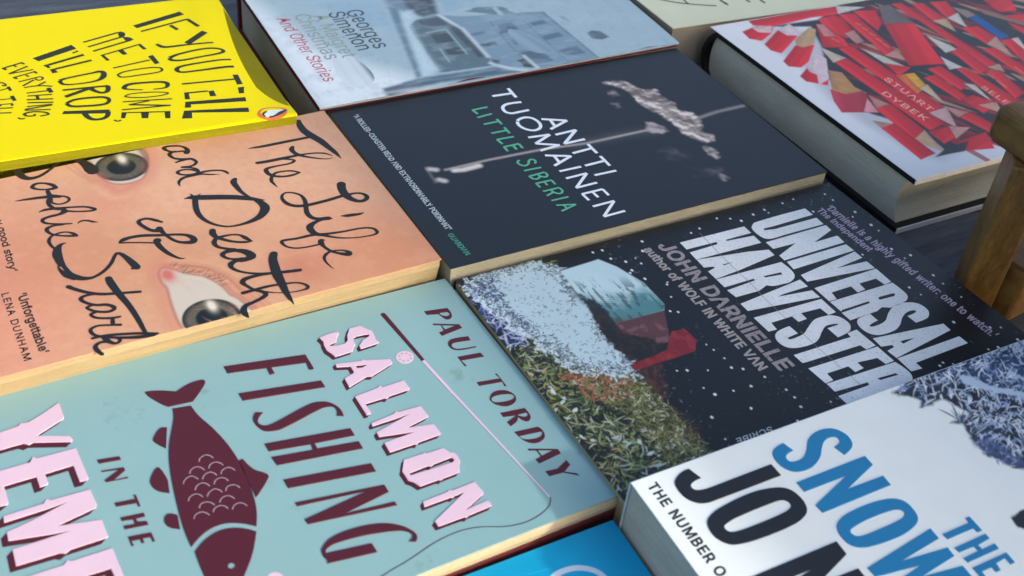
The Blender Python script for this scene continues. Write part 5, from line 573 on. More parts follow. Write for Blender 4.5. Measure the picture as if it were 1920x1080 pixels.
# ================================================================== skin-toned paperback with two eyes
K = 'sophie'
t = book_root(K, 'paperback_book', 'peach paperback printed with close-up eyes and black brush handwriting')
zs = top(K)
P = grid(K, 520, 320); cvs = Canvas(P, (214, 166, 132), (520, 320)); X, Y = P[:, 0], P[:, 1]
pt = {k: np.array(v) for k, v in DATA['pts'][K].items()}
ir1, ir2 = pt['iris1'], pt['iris2']; r1 = np.hypot(*(pt['iris1r']-ir1)); r2 = np.hypot(*(pt['iris2l']-ir2))
def at(px, py):           # along the cover, as fractions of the visible eye spacing
    return ir1*(1-px)+ir2*px
cvs.mix(.5*fbm(X, Y, 45, 3, 3), (231, 180, 146))
ax = (ir2-ir1)/np.hypot(*(ir2-ir1)); ay = np.array([-ax[1], ax[0]]); D12 = np.hypot(*(ir2-ir1))
def loc(a, b): return ir1+ax*a*D12+ay*b*D12
ang = math.atan2(ax[1], ax[0])
for (a, b, ra, rb, col, k) in ((.45, -.35, .30, .55, (196, 134, 98), .75), (.55, .05, .18, .22, (205, 146, 110), .5), (.05, -.9, .5, .45, (218, 150, 126), .8), (.75, -.75, .45, .35, (226, 152, 130), .8),
                               (.35, .75, .45, .4, (228, 180, 148), .5), (.9, .75, .3, .35, (202, 132, 98), .8), (-.1, .45, .2, .18, (200, 138, 104), .6), (.28, .12, .2, .3, (228, 182, 152), .7), (.5, -1.05, .25, .35, (160, 96, 78), .7), (.62, 1.05, .3, .3, (206, 166, 146), .5), (.88, .38, .12, .10, (196, 112, 92), .6), (.22, -.1, .1, .14, (214, 140, 116), .5)):
    cvs.mix(k*cvs.blob(loc(a, b), ra*D12, ang, rb*D12), col)
cvs.mix(.14*sstep(.5, .75, fbm(X, Y, 1.6, 31, 3)), (196, 128, 98)); cvs.mix(.12*sstep(.5, .75, fbm(X, Y, 4, 77, 3)), (238, 190, 160)); cvs.mix(.12*sstep(.45, .7, fbm(X*.6+Y, Y*.3-X, 3, 78, 3)), (206, 142, 112))
def eye(poly, ir, r, seed, glint, soft):
    L = smooth_loop([(p[0], p[1], True) for p in parse(poly)[0]], 5)
    lid = cvs.pmask(offset(L, 4.5), 4.0); cvs.mix(.55*lid, (206, 132, 112)); cvs.mix(.6*cvs.pmask(offset(L, 1.6), 1.4), (222, 166, 142))
    inner = cvs.pmask(L, .8); cvs.mix(.75*cvs.pmask(offset(L, .9), .9), (150, 84, 74))
    cvs.mix(inner, (206, 198, 186)); cvs.mix(inner*.5*sstep(.4, .8, fbm(X, Y, 9, seed, 3)), (222, 206, 186))
    d = np.hypot(X-ir[0], Y-ir[1]); a = np.arctan2(Y-ir[1], X-ir[0])
    ring = (1-sstep(r*.96, r*1.04, d))*cvs.pmask(offset(L, 2.5), 1.2)
    cvs.mix(ring, (44, 44, 42))
    fibre = vnoise(a*14, d*.35, 1.0, seed+5)*.6+.4*vnoise(a*40, d*.5, 1.0, seed+9)
    body = sstep(r*.48, r*.6, d)*(1-sstep(r*.76, r*.96, d))
    cvs.mix(ring*body*(.35+.65*fibre), (112, 106, 90))
    cvs.mix(ring*(1-sstep(r*.47, r*.57, d)), (20, 28, 34))
    g1 = cvs.blob(glint, r*.15, ang+1.57, r*.30); cvs.mix(np.clip(g1*1.4, 0, 1)*ring, (226, 222, 206))
eye(DATA['area'][K]['eye1'], ir1, r1*1.0, 11, pt['glint1'], 1); eye(DATA['area'][K]['eye2'], ir2, r2*.98, 23, pt['glint2'], 1)
# eyelid folds and lashes of the nearer eye
L2 = smooth_loop([(p[0], p[1], True) for p in parse(DATA['area'][K]['eye2'])[0]], 5)
for (off, col, wd, k) in ((5.2, (176, 104, 84), .5, .6), (7.2, (190, 118, 92), .5, .5), (2.0, (96, 66, 58), .6, .45)):
    Lo = offset(L2, off); seg = Lo[len(Lo)//12:len(Lo)*9//14]
    s = ' '.join('%f,%f,%f' % (p[0], p[1], wd) for p in seg); cvs.mix(k*cvs.smask(s, .6)*(.4+.6*fbm(X, Y, 3, 5)), col)
m = cvs.pmask(offset(L2, 3.0), .8)*(1-cvs.pmask(offset(L2, .2), .5))*(Y > np.interp(X, *(lambda o: (X[o], L2[:, 1].mean()+0*X[o]))(np.argsort(X))))
cvs.strokes(m*(X > ir2[0]-6), 110, 2.4, .22, [(84, 58, 52), (104, 72, 60), (226, 186, 156)], 90, .5, ang+1.9, .5, .75)
cvs.strokes(cvs.pmask(offset(L2, -3), 1)*(1-cvs.pmask(offset(L2, -14), 4)), 26, 9, .22, [(214, 150, 138), (196, 168, 150)], 93, .5, ang+.6, .5, .4)
c1 = np.array([float(v) for v in DATA['area'][K]['eye2'].split()[0].split(',')[:2]])
cvs.mix(np.clip(1.2*cvs.blob(c1+(ir2-c1)*.12, 2.6, 0, 4.2), 0, 1), (206, 112, 102))
for (c, sf, dd) in DATA['beam'][K]: cvs.mix(.55*cvs.smask(dd, sf)*(1-cvs.pmask(offset(L2, -1), 1)), c)
cvs.C *= .86
m_peach = cover_mat('cover_peach', None, .42, .4, .05, .06)
def zsop(x, y): return 0.0*x
zsop.vec = True
cv = cover(K, m_peach, t, zs, .3, zsop, 520, 320, cvs.C)
block('page_block', inset_quad(K, .5, .5, .5, .3), .6, zs-.31, page_mat('pages_golden', (200, 172, 124), (224, 202, 160), .6), t, ((0, 0), (.02, -.15), (.13, .15), (.15, -.35), (.4, -1.9), (1, -3.0)), wob=.12)
block('back_cover', inset_quad(K, 0, 0, .5, .3), 0, .6, plain_mat('peach_card', (196, 150, 120)), t)
block('spine', [np.array(p) for p in (QUAD[K][3], QUAD[K][2], np.array(QUAD[K][2])+(0, .4), np.array(QUAD[K][3])+(0, .4))], .6, zs-.31, plain_mat('peach_spine', (205, 160, 130)), t)
m_black = ink_mat('black_ink', (30, 30, 32), .45, .4, .1)
DATA['strk'][K]['script'] = [' '.join('%s,%s,%.2f' % (*tk.split(',')[:2], float(tk.split(',')[2])*1.22) for tk in s.split()) for s in DATA['strk'][K]['script']]
mixed(K, 'title_handwriting', m_black, cv, zsop, strk=('script',), caps=True)
mixed(K, 'quote_lettering', m_black, cv, zsop, text=('quote',))

# ================================================================== dark paperback with rocket trail and cloud
K = 'siberia'
t = book_root(K, 'paperback_book', 'charcoal paperback with a light trail and cloud, white and green lettering')
zs = top(K)
P = grid(K, 470, 300); X, Y = P[:, 0], P[:, 1]; SH = 1.0
cvs = Canvas(P, (30, 35, 44)); cvs.mix(.5*sstep(60, 190, X), (20, 26, 38)); cvs.mix(.3*fbm(X, Y, 50, 2, 3), (38, 42, 50))
A = DATA['area'][K]
for (c, s, d) in DATA['beam'][K][::-1]: cvs.mix((.6 if s > 3 else 1.0)*cvs.smask(d, s), c)
cm = cvs.pmask(offset(smooth_loop(parse(A['cloud'])[0]), .7), 1.5, 2.0, 6, 5); n1 = fbm(X, Y, 9, 40, 4); n2 = fbm(X-1.3, Y-1.6, 9, 40, 4)
shade = np.clip(.55+(n1-n2)*4.0, 0, 1)
cvs.mix(cm*.95, (122, 108, 106)); cvs.mix(cm*shade, (216, 202, 194)); cvs.mix(cm*sstep(.6, .95, shade)*.8, (240, 234, 226))
for nme, k in (('cloud2', .95), ('flash', .85), ('wisp2', .6), ('wisp4', .5), ('wisp5', .4)):
    mm = cvs.pmask(A[nme], 1.6, 2.0, 4, 9); cvs.mix(mm*k*np.clip(.4+(n1-n2)*3+.3, 0, 1), (206, 196, 192))
for nme, k in (('wisp', .38), ('wisp3', .25)): cvs.mix(cvs.pmask(A[nme], 4, 4, 5, 9)*k*sstep(.35, .65, n1), (150, 150, 158))
m_char = cover_mat('cover_charcoal', None, .33, .5, .08, .05)
cv = cover(K, m_char, t, zs, .35, flat0, 470, 300, cvs.C)
block('page_block', inset_quad(K, .4, .4, .5, .4), .6, zs-.36, page_mat('pages_grey_cream', (176, 172, 148), (196, 192, 170), .8), t, ((0, 0), (.5, .15), (1, .1)), wob=.08)
block('back_cover', inset_quad(K, 0, 0, .5, 0), 0, .6, plain_mat('charcoal_card', (40, 46, 54)), t)
block('spine', [np.array(p) for p in (QUAD[K][3], QUAD[K][2], np.array(QUAD[K][2])+(0, .5), np.array(QUAD[K][3])+(0, .5))], .6, zs-.36, plain_mat('charcoal_spine', (36, 42, 52)), t)
m_white = ink_mat('white_ink', (226, 236, 244), .4, k=1.15)
m_green = ink_mat('green_ink', (92, 186, 150), .4)
mixed(K, 'author_lettering', m_white, cv, strk=('author',))
mixed(K, 'title_lettering', m_green, cv, strk=('title',))
mixed(K, 'quote_lettering', ink_mat('grey_ink', (172, 190, 200), .4), cv, text=('quote',))
mixed(K, 'source_lettering', ink_mat('dull_green_ink', (70, 160, 130), .4), cv, text=('source',))

# ================================================================== black paperback with barn in a maize field
K = 'universal'
t = book_root(K, 'paperback_book', 'black paperback with worn white block capitals and a barn above bright maize')
zs = top(K)
P = grid(K, 620, 390); X, Y = P[:, 0], P[:, 1]
cvs = Canvas(P, (17, 22, 29), (620, 390)); A = DATA['area'][K]
cvs.mix(.4*fbm(X, Y, 40, 4, 3), (26, 34, 44))
rg = lambda s, sc, a, b, sd_, o=4: sstep(a, b, fbm(X, Y, sc, sd_, o))
field = cvs.pmask(A['corn'], .8, 1.2, 3, 3); gr = cvs.pmask(A['grass'], 2.5, 3, 5, 8); bl = cvs.pmask(A['blue'], 6, 3, 6, 12); wh = cvs.pmask(A['white'], 2.0, 3.0, 5, 21)
cvs.mix(field*.95, (20, 25, 24)); low = field*(1-wh)*(1-gr)*(1-bl)
cvs.mix(gr*.8, (52, 54, 30))
cvs.strokes(low, 300, 5.5, .8, [(44, 62, 34), (66, 84, 44), (36, 50, 34)], 301)
cvs.strokes(low, 330, 6.5, .5, [(96, 112, 58), (122, 136, 84), (150, 152, 92), (84, 100, 66)], 302)
cvs.strokes(low, 210, 4.5, .45, [(176, 190, 160), (206, 216, 204), (150, 168, 130), (190, 176, 120)], 303)
cvs.strokes(low, 45, 3.0, 1.2, [(190, 206, 200), (214, 224, 220), (128, 160, 84)], 304)
cvs.strokes(bl*field, 180, 5, .9, [(34, 36, 80), (44, 52, 112), (30, 70, 100)], 305)
cvs.strokes(bl*field, 170, 6, .6, [(70, 80, 150), (120, 134, 190), (176, 190, 222), (206, 216, 232)], 306)
cvs.strokes(gr, 1500, 3.4, .30, [(120, 122, 66), (150, 148, 86), (96, 104, 50), (44, 48, 28), (168, 166, 110), (60, 68, 34)], 307, .4)
cvs.strokes(gr*low, 160, 4, .9, [(20, 26, 22), (28, 34, 24)], 320)
cvs.strokes(low, 150, 4, 1.0, [(18, 23, 22), (24, 30, 26)], 321)
cvs.strokes(gr, 130, 1.8, .5, [(190, 196, 176), (206, 212, 200)], 308)
rc = np.array([float(v) for v in A['red'].split()[0].split(',')[:2]])+np.array([-14, 0])
cvs.strokes(gr*cvs.blob(rc, 16), 150, 3.0, .4, [(176, 84, 60), (150, 70, 52), (190, 120, 84)], 309)
cvs.mix(wh*.95, (196, 222, 232)); edge = cvs.pmask(A['white'], 8, 3, 5, 21)
cvs.strokes(((edge > .12)*(edge < .62)*field).astype(float), 900, 1.9, .75, [(200, 226, 236), (186, 212, 226), (214, 232, 238)], 310)
cvs.strokes(((edge > .25)*(edge < .8)*field).astype(float), 700, 1.5, .42, [(36, 48, 58), (54, 74, 88), (28, 34, 40)], 311)
cvs.strokes(wh, 330, 1.3, .34, [(44, 60, 70), (86, 120, 134), (120, 156, 170)], 312)
cvs.strokes(wh*bl, 160, 2.0, .5, [(40, 48, 100), (60, 80, 140), (30, 40, 60)], 313)
cvs.mix(cvs.pmask(A['bush'], 1, 2, 2, 31)*.9, (52, 34, 34)); cvs.mix(cvs.pmask(A['bush'], 1, 2, 2, 31)*rg('', 1.4, .5, .6, 32)*.8, (92, 52, 44)); cvs.mix(cvs.pmask(A['bush2'], 1.5, 2, 2, 33)*rg('', 1.3, .48, .6, 34)*.8, (76, 42, 36))
rf = cvs.pmask(A['roof'], .4); rl = np.array([[float(v) for v in p.split(',')[:2]] for p in A['roof'].split()])
far_, near_ = rl[1], rl[7]; tt = np.clip(((P-far_)@(near_-far_))/((near_-far_)@(near_-far_)), 0, 1)
cvs.mix(rf, (196, 226, 234)); lines = .5+.5*np.sin((X*.35+Y)*5.0)
cvs.mix(rf*sstep(.45, .75, tt+.5*(fbm(X, Y, 8, 51)-.5)), (88, 150, 158)); cvs.mix(rf*sstep(.8, 1.0, tt)*.8, (92, 120, 118)); cvs.mix(rf*lines*.35*sstep(.4, .7, tt), (40, 70, 76))
cvs.mix(rf*sstep(.56, .64, fbm(X*2, Y*.5, 3, 52))*sstep(.2, .5, tt)*.7, (44, 72, 80))
wl = cvs.pmask(A['wall'], .4); cvs.mix(wl, (104, 66, 70)); cvs.mix(wl*lines*.55, (48, 34, 40)); cvs.mix(wl*rg('', 3, .5, .65, 53)*.6, (140, 96, 98))
rd = cvs.pmask(A['red'], .4); cvs.mix(rd, (134, 34, 42)); cvs.mix(rd*rg('', 3, .4, .65, 54)*.7, (168, 56, 60)); cvs.mix(rd*lines*.3, (84, 26, 34))
tr = cvs.pmask(A['tree'], .8, 2.2, 2.4, 41); cvs.mix(tr, (30, 30, 32)); cvs.mix(tr*rg('', 1.5, .52, .62, 42)*.7, (64, 44, 36)); cvs.mix(cvs.pmask(A['tree'], .8, 2.2, 2.4, 41)*cvs.pmask(A['roof'], 8)*.5, (38, 62, 70))
ny = ((P-np.array(QUAD[K][0]))[:, 1]); cvs.mix(sstep(.9, .91, vnoise(X, Y, 1.0, 55))*(1-field)*(1-rf)*(1-wl)*(1-rd)*(1-tr)*.3*rg('', 20, .45, .6, 56), (150, 160, 170))
for L in loops_of(K, 'stars'):
    c_ = L[0].mean(0); cvs.mix(cvs.pmask(c_+(L[0]-c_)*1.25, .22), (232, 238, 242))
m_blk = cover_mat('cover_black', None, .33, .5, .08, .05)
cv = cover(K, m_blk, t, zs, .35, flat0, 620, 390, cvs.C)
block('page_block', inset_quad(K, .5, .5, .5, .3), .6, zs-.36, page_mat('pages_brown_cream', (168, 146, 108), (196, 176, 138)), t)
block('back_cover', inset_quad(K, .3, .3, .5, .3), 0, .6, plain_mat('black_card', (28, 32, 36)), t)
block('spine', [np.array(p) for p in (QUAD[K][3], QUAD[K][2], np.array(QUAD[K][2])+(0, .5), np.array(QUAD[K][3])+(0, .5))], .6, zs-.36, plain_mat('black_spine', (28, 32, 36)), t)
m_worn = ink_mat('worn_white_ink', (242, 247, 250), .3, k=1.0, speck=(222, 226, 228))
p = Print(flat0, zs)
for L in loops_of(K, 'title'): p.poly([offset(l, .16 if k == 0 else -.10) for k, l in enumerate(L)], .06)
p.build('title_lettering', m_worn, cv)
mixed(K, 'scratch', ink_mat('scratch_ink', (150, 146, 140)), cv, strk=('crease',), h=.12)
mixed(K, 'author_lettering', ink_mat('silver_ink', (166, 156, 160), .35, speck=(120, 112, 110)), cv, text=('author',))
mixed(K, 'credit_lettering', ink_mat('silver_ink_small', (166, 160, 158), .35), cv, text=('credit',))
mixed(K, 'quote_lettering', ink_mat('mauve_ink', (176, 160, 182), .4), cv, text=('quote',))
mixed(K, 'publisher_lettering', ink_mat('publisher_ink', (190, 200, 208), .4), cv, text=('publisher',))

# ================================================================== white paperback with blue capitals (near right)
K = 'snow'
t = book_root(K, 'paperback_book', 'thick white paperback with big glossy blue and black capitals, snowy trees at its edge')
zs = top(K)
P = grid(K, 470, 300); X, Y = P[:, 0], P[:, 1]; A = DATA['area'][K]
cvs = Canvas(P, (226, 236, 238), (470, 300)); cvs.mix(.5*fbm(X, Y, 40, 6, 3), (232, 240, 240)); cvs.mix(.4*sstep(110, 198, X), (206, 220, 232))
tm = cvs.pmask(A['trees'], 1.0, 1.6, 3, 7); bm = cvs.pmask(A['blue'], 8)
cvs.mix(tm, (30, 38, 52)); nz2 = fbm(X*1.5, Y, 2.2, 16, 3); cvs.mix(tm*sstep(.45, .6, fbm(X, Y, 9, 14, 3))*.5, (48, 62, 92))
cvs.strokes(tm, 900, 7, .8, [(150, 172, 206), (178, 198, 224), (120, 144, 186), (204, 218, 234)], 401, .5, .5, .9)
cvs.strokes(tm, 700, 8, .6, [(28, 34, 46), (36, 46, 66), (48, 62, 96)], 402, .5, .9, .9)
cvs.strokes(tm, 500, 3, .9, [(190, 206, 228), (212, 224, 238), (140, 164, 204)], 403)
cvs.strokes(tm, 300, 3.5, .8, [(24, 30, 42), (34, 42, 60)], 404)
cvs.mix(tm*bm*.35, (70, 112, 168)); cvs.strokes(tm, 420, 6, .5, [(196, 212, 232), (216, 228, 240), (176, 198, 224)], 410, .5, .6, .8); cvs.mix(cvs.pmask(A['fringe'], 1.2, 2, 3, 8)*(.5+.4*sstep(.4, .6, nz2)), (66, 86, 132))
cvs.mix(cvs.pmask(A['branch'], .6, .8, 3, 9), (176, 198, 222)); cvs.mix(cvs.pmask(A['rider'], .4, .6, 2, 9), (30, 36, 50))
m_wht = cover_mat('cover_white', None, .3, .5, .04, .04)
cv = cover(K, m_wht, t, zs, .4, flat0, 470, 300, cvs.C)
block('page_block', inset_quad(K, .5, .5, .5, .5), .6, zs-.41, page_mat('pages_pale_grey', (186, 180, 162), (206, 200, 184)), t, wob=.05)
block('back_cover', inset_quad(K, .2, .2, .5, .2), 0, .6, plain_mat('white_card', (200, 205, 208)), t)
block('spine', [np.array(p) for p in (QUAD[K][3], QUAD[K][2], np.array(QUAD[K][2])+(0, .5), np.array(QUAD[K][3])+(0, .5))], .6, zs-.41, plain_mat('white_spine', (205, 214, 220)), t)
m_blue = ink_mat('blue_foil', (28, 124, 178), .3, .5, .06)
m_blackfoil = ink_mat('black_foil', (30, 34, 42), .28, .5, .12)
polys(K, 'title', 'title_lettering', m_blue, cv, flat0, .24, .12)
polys(K, 'author', 'author_lettering', m_blackfoil, cv, flat0, .24, .12)
mixed(K, 'quote_lettering', m_black, cv, text=('quote',))

# ================================================================== sky blue paperback (bottom edge)
K = 'blue'
t = book_root(K, 'paperback_book', 'vivid sky blue paperback with a pale arc, lowest along the near edge')
zs = top(K)
m_sky = cover_mat('cover_sky_blue', (0, 160, 210), .4, .4, .14, .06)
cv = cover(K, m_sky, t, zs, .35, flat0)
block('page_block', inset_quad(K, .5, .5, .5, .3), .5, zs-.36, page_mat('pages_plain', (200, 190, 168), (214, 204, 184)), t)
block('back_cover', inset_quad(K, .2, .2, .3, .2), 0, .5, plain_mat('sky_card', (20, 120, 165)), t)
mixed(K, 'pale_arc', ink_mat('pale_arc_ink', (192, 212, 232), .4), cv, strk=('ring',))
mixed(K, 'fold_line', ink_mat('fold_ink', (60, 180, 222), .4), cv, strk=('fold',), h=.04)

# ================================================================== yellow paperback (far left)
K = 'yellow'
t = book_root(K, 'paperback_book', 'bright yellow paperback with thin black hand-drawn capitals and an orange oval emblem')
zs = top(K)
qy = [np.array(p) for p in QUAD[K]]
exy = (qy[1]-qy[0])/np.hypot(*(qy[1]-qy[0])); eyy = (qy[3]-qy[0])/np.hypot(*(qy[3]-qy[0]))
def zyel(x, y):
    px, py = x-qy[1][0], y-qy[1][1]
    dn = px*eyy[0]+py*eyy[1]; dr = -(px*exy[0]+py*exy[1])
    near = np.clip((2.0-dn)/2.0, 0, 1); right = np.clip((16.0+4*np.sin(dn/36.0)-dr)/16.0, 0, 1.2)
    return -.5*near**1.6-3.2*right**1.7*np.clip(dn/30, 0, 1)
zyel.vec = True
m_yel = cover_mat('cover_yellow', (238, 224, 0), .55, .12, .03, .05, .84)
cv = cover(K, m_yel, t, zs, .35, zyel, 160, 110)
block('page_block', inset_quad(K, 12, 5, .5, .3), .5, zs-5.0, page_mat('pages_yellow_shaded_lower', (168, 162, 0), (178, 172, 0), .5), t)
block('page_block', inset_quad(K, .15, .5, .5, .3), zs-4.95, zs-.36, page_mat('pages_yellow_shaded', (168, 162, 0), (178, 172, 0), .52), t, zf=lambda x, y: float(zyel(np.float64(x), np.float64(y)))-.1)  # both page yellows darkened, painting shade into the near edge
block('back_cover', inset_quad(K, 12, 5, .3, .2), 0, .5, plain_mat('yellow_card', (190, 184, 10)), t)
m_blackthin = ink_mat('hand_drawn_ink', (38, 44, 34), .5, .3, .1)
mixed(K, 'title_lettering', m_blackthin, cv, zyel, poly=('title',), strk=('title',))
p = Print(zyel, zs)
for L in loops_of(K, 'logo_ring'): p.poly(L, .05)
p.build('emblem', ink_mat('orange_ink', (206, 112, 60), .5), cv)
p = Print(zyel, zs)
for L in loops_of(K, 'logo_white'): p.poly(L, .12)
p.build('emblem_bird', ink_mat('emblem_white', (206, 224, 226), .5), cv)
p = Print(zyel, zs)
for L in loops_of(K, 'logo_black'): p.poly(L, .16)
p.build('emblem_bird', ink_mat('emblem_black', (50, 48, 46), .5), cv)

# ================================================================== hardback in an icy blue jacket (top)
def boards(K, t, m_board, m_pages, m_jacket, thick, over=3.0, bd=2.6, near_prof=((0, 0), (1, 0)), tailcol=None):
    zs = top(K)
    block('front_board', inset_quad(K, 1.2, .3, .1, -.1), zs-.25-bd, zs-.26, m_board, t)
    block('back_board', inset_quad(K, 1.2, .3, .1, -.1), .3, .3+bd, m_board, t)
    nq = inset_quad(K); e_ = (nq[3]-nq[0])/np.hypot(*(nq[3]-nq[0]))
    block('jacket_fold', [nq[0]+e_*.05, nq[1]+e_*.05, nq[1]+e_*1.0, nq[0]+e_*1.0], zs-1.0, zs-.23, m_jacket, t)
    block('page_block', inset_quad(K, over, over, 4.5, 1.0), .3+bd+.05, zs-.3-bd, m_pages, t, near_prof, wob=.06)
    block('jacket_wrap', inset_quad(K, .3, .1, .1, .15), 0, .28, m_jacket, t)
    return zs
K = 'simenon'
QUAD[K][2] = [211.5, 132.0]
t = book_root(K, 'hardback_book', 'hardback in an icy blue jacket showing a town house, with red boards')
m_redcloth = plain_mat('red_cloth', (104, 14, 24), .7)
zs = boards(K, t, m_redcloth, page_mat('pages_taupe', (176, 168, 148), (196, 188, 168), 1.1), plain_mat('ice_jacket_back', (150, 180, 195), .4), 26)
P = grid(K, 470, 300); X, Y = P[:, 0], P[:, 1]
cvs = Canvas(P, (170, 197, 208))
for col, soft, s in DATA['paint']['simenon']:
    if s: cvs.mix(cvs.pmask(s, max(soft*.8, .3), .5, 4, 3), tuple(np.clip((np.array(col)-150)*1.15+156, 0, 255)))
for col, soft, s in DATA['paint']['simenon_lines']: cvs.mix(cvs.smask(s, soft)*.85, col)
cvs.mix(.2*sstep(.5, .7, fbm(X*.6, Y*1.4, 6, 21, 4)), (190, 212, 222)); cvs.mix(.16*sstep(.55, .75, fbm(X*1.2, Y*.7, 4, 22, 4)), (124, 148, 164))
m_ice = cover_mat('jacket_ice_blue', None, .3, .5, .05, .04)
def zsim(x, y): return .35*np.sin(x/17.0)*np.exp(-np.abs(y)/9.0)
zsim.vec = True
cv = cover(K, m_ice, t, zs, .22, zsim, 470, 300, cvs.C, 'jacket_front')
block('spine', [np.array(p) for p in (np.array(QUAD[K][3])-(0, 2), np.array(QUAD[K][2])-(0, 2), np.array(QUAD[K][2])+(0, 1), np.array(QUAD[K][3])+(0, 1))], 0, zs-.3, m_redcloth, t)
mixed(K, 'author_lettering', ink_mat('slate_ink', (62, 76, 84), .4), cv, zsim, text=('author',))
mixed(K, 'title_lettering', ink_mat('sage_ink', (150, 166, 160), .4), cv, zsim, text=('title',))
mixed(K, 'subtitle_lettering', ink_mat('red_ink', (190, 84, 96), .4), cv, zsim, text=('subtitle',))

# ================================================================== hardback with red pencils on a white jacket (right)
K = 'pencil'
t = book_root(K, 'hardback_book', 'thick white-jacketed hardback covered in red pencils, black board edges showing')
m_blackcloth = plain_mat('black_cloth', (14, 14, 17), .7)
zs = top(K); bd = 2.6
q = [np.array(p) for p in QUAD[K]]; Wd = np.hypot(*(q[1]-q[0])); Dd = np.hypot(*(q[3]-q[0]))
ex = (q[1]-q[0])/Wd; ey = (q[3]-q[0])/Dd
def bookpt(a, b): return q[0]+ex*a+ey*b
def tail_profile(name, pts, a0, a1, mat):      # a shape in (depth, height) run along the length of the book
    V, F = [], []; n = len(pts)
    for a in (a0, a1):
        for (b, z) in pts: p = bookpt(a, b); V.append((p[0], p[1], z))
    for i in range(n): j = (i+1) % n; F.append((i, j, n+j, n+i))
    F.append(tuple(range(n-1, -1, -1))); F.append(tuple(range(n, 2*n)))
    return mesh_obj(name, V, F, mat, t)
z0, z1 = .3+bd, zs-.3-bd
fore = [(9.0-4.6*abs(2*k/10-1)**1.8 if True else 0, z0+(z1-z0)*k/10) for k in range(11)]
back = [(Dd-4.0+4.5*math.sin(math.pi*k/10)*.55, z1+(z0-z1)*k/10) for k in range(11)]
tail_profile('page_block', fore+back, 3.2, Wd-3.2, page_mat('pages_stone', (196, 194, 178), (214, 212, 196), 1.0))
rnd = [(Dd-6.0+9.0*math.sin(math.pi*k/12)**.8, .3+(zs-.55)*k/12) for k in range(13)]
inner = [(b-2.4, z*.93+1) for (b, z) in rnd[::-1]]
tail_profile('spine', rnd+inner, .2, Wd-.2, m_blackcloth)
block('front_board', inset_quad(K, .35, .1, 7, -.1), zs-.25-bd, zs-.26, m_blackcloth, t)
block('back_board', inset_quad(K, .35, .1, 7, -.1), .3, .3+bd, m_blackcloth, t)
m_jw = plain_mat('white_jacket', (230, 234, 240), .35, .5, 1.0, .04)
block('jacket_wrap', [bookpt(.2, -.25), bookpt(Wd-.2, -.25), bookpt(Wd-.2, .3), bookpt(.2, .3)], zs-.3-bd, zs-.24, m_jw, t)
block('jacket_wrap', [bookpt(.2, -.25), bookpt(Wd-.2, -.25), bookpt(Wd-.2, .3), bookpt(.2, .3)], .1, .35+bd, m_jw, t)
P = grid(K, 520, 350); X, Y = P[:, 0], P[:, 1]
cvs = Canvas(P, (230, 234, 240), (520, 350))
for i, (col, soft, s) in enumerate(DATA['paint'][K]):
    if not s: continue
    L = smooth_loop(parse(s)[0]); L = offset(L, .8 if i > 2 else 0); msk = cvs.pmask(L, max(soft, .3)); col = np.array(col, float)
    if i < 3: cvs.mix(msk*(.45 if i == 1 else 1), tuple(col))
    if i == 2: cvs.strokes(cvs.pmask(offset(L, -3), 1), 130, 34, 4.2, [(176, 28, 40), (150, 24, 36), (120, 24, 34), (190, 150, 120)], 210, .05, -1.15, .35, .8, .5)
    if i < 3: continue
    cvs.mix(.5*cvs.pmask(offset(L, .6), .7)*cvs.pmask(DATA['paint'][K][2][2], 3), (40, 34, 38))
    # facets: a lighter and a darker long side, as pencils are six-sided
    c0 = L.mean(0); u_, s_, vt = np.linalg.svd(L-c0); nrm = vt[1]; h = (P-c0)@nrm/(np.abs((L-c0)@nrm).max()+1e-6)
    if col[0] > 170 and col[1] < 60:
        cvs.mix(msk, tuple(col)); cvs.mix(msk*sstep(.15, .45, h)*.55, tuple(np.clip(col*1.15+10, 0, 255))); cvs.mix(msk*sstep(.3, .6, -h)*.5, tuple(col*.8))
    else:
        cvs.mix(msk, tuple(col)); cvs.mix(msk*sstep(.1, .6, -h)*.4, tuple(col*.75)); cvs.mix(msk*.35*sstep(.5, .7, fbm(X, Y, 2.5, 200+i, 2)), tuple(np.clip(col*1.15, 0, 255)))
for s in DATA['strk'][K]['marks']: cvs.mix(cvs.smask(s, .35)*.8, (226, 150, 120))
m_pen = cover_mat('jacket_pencils', None, .32, .5, .04, .04)
cv = cover(K, m_pen, t, zs, .22, flat0, 520, 350, cvs.C, 'jacket_front')
m_gilt = ink_mat('gilt_ink', (236, 186, 170), .4)
for rec in DATA['text'][K]['lettering']:
    p = Print(flat0, zs); p.text(rec); p.build('pencil_lettering', m_gilt, cv)

# ================================================================== cream book (top right corner)
K = 'cream'
t = book_root(K, 'paperback_book', 'cream book with dark handwritten strokes, behind the red pencil hardback')
zs = top(K)
m_cream = cover_mat('cover_cream', (222, 226, 196), .4, .4, .05, .05)
cv = cover(K, m_cream, t, zs, .4, flat0)
block('page_block', inset_quad(K, .5, .5, .5, .5), .5, zs-.41, page_mat('pages_dull', (150, 138, 122), (168, 158, 142)), t, wob=.05)
block('back_cover', inset_quad(K, .2, .2, .3, .2), 0, .5, plain_mat('cream_card', (190, 190, 165)), t)
mixed(K, 'title_handwriting', ink_mat('sepia_ink', (86, 84, 62), .5), cv, strk=('script',), caps=True)

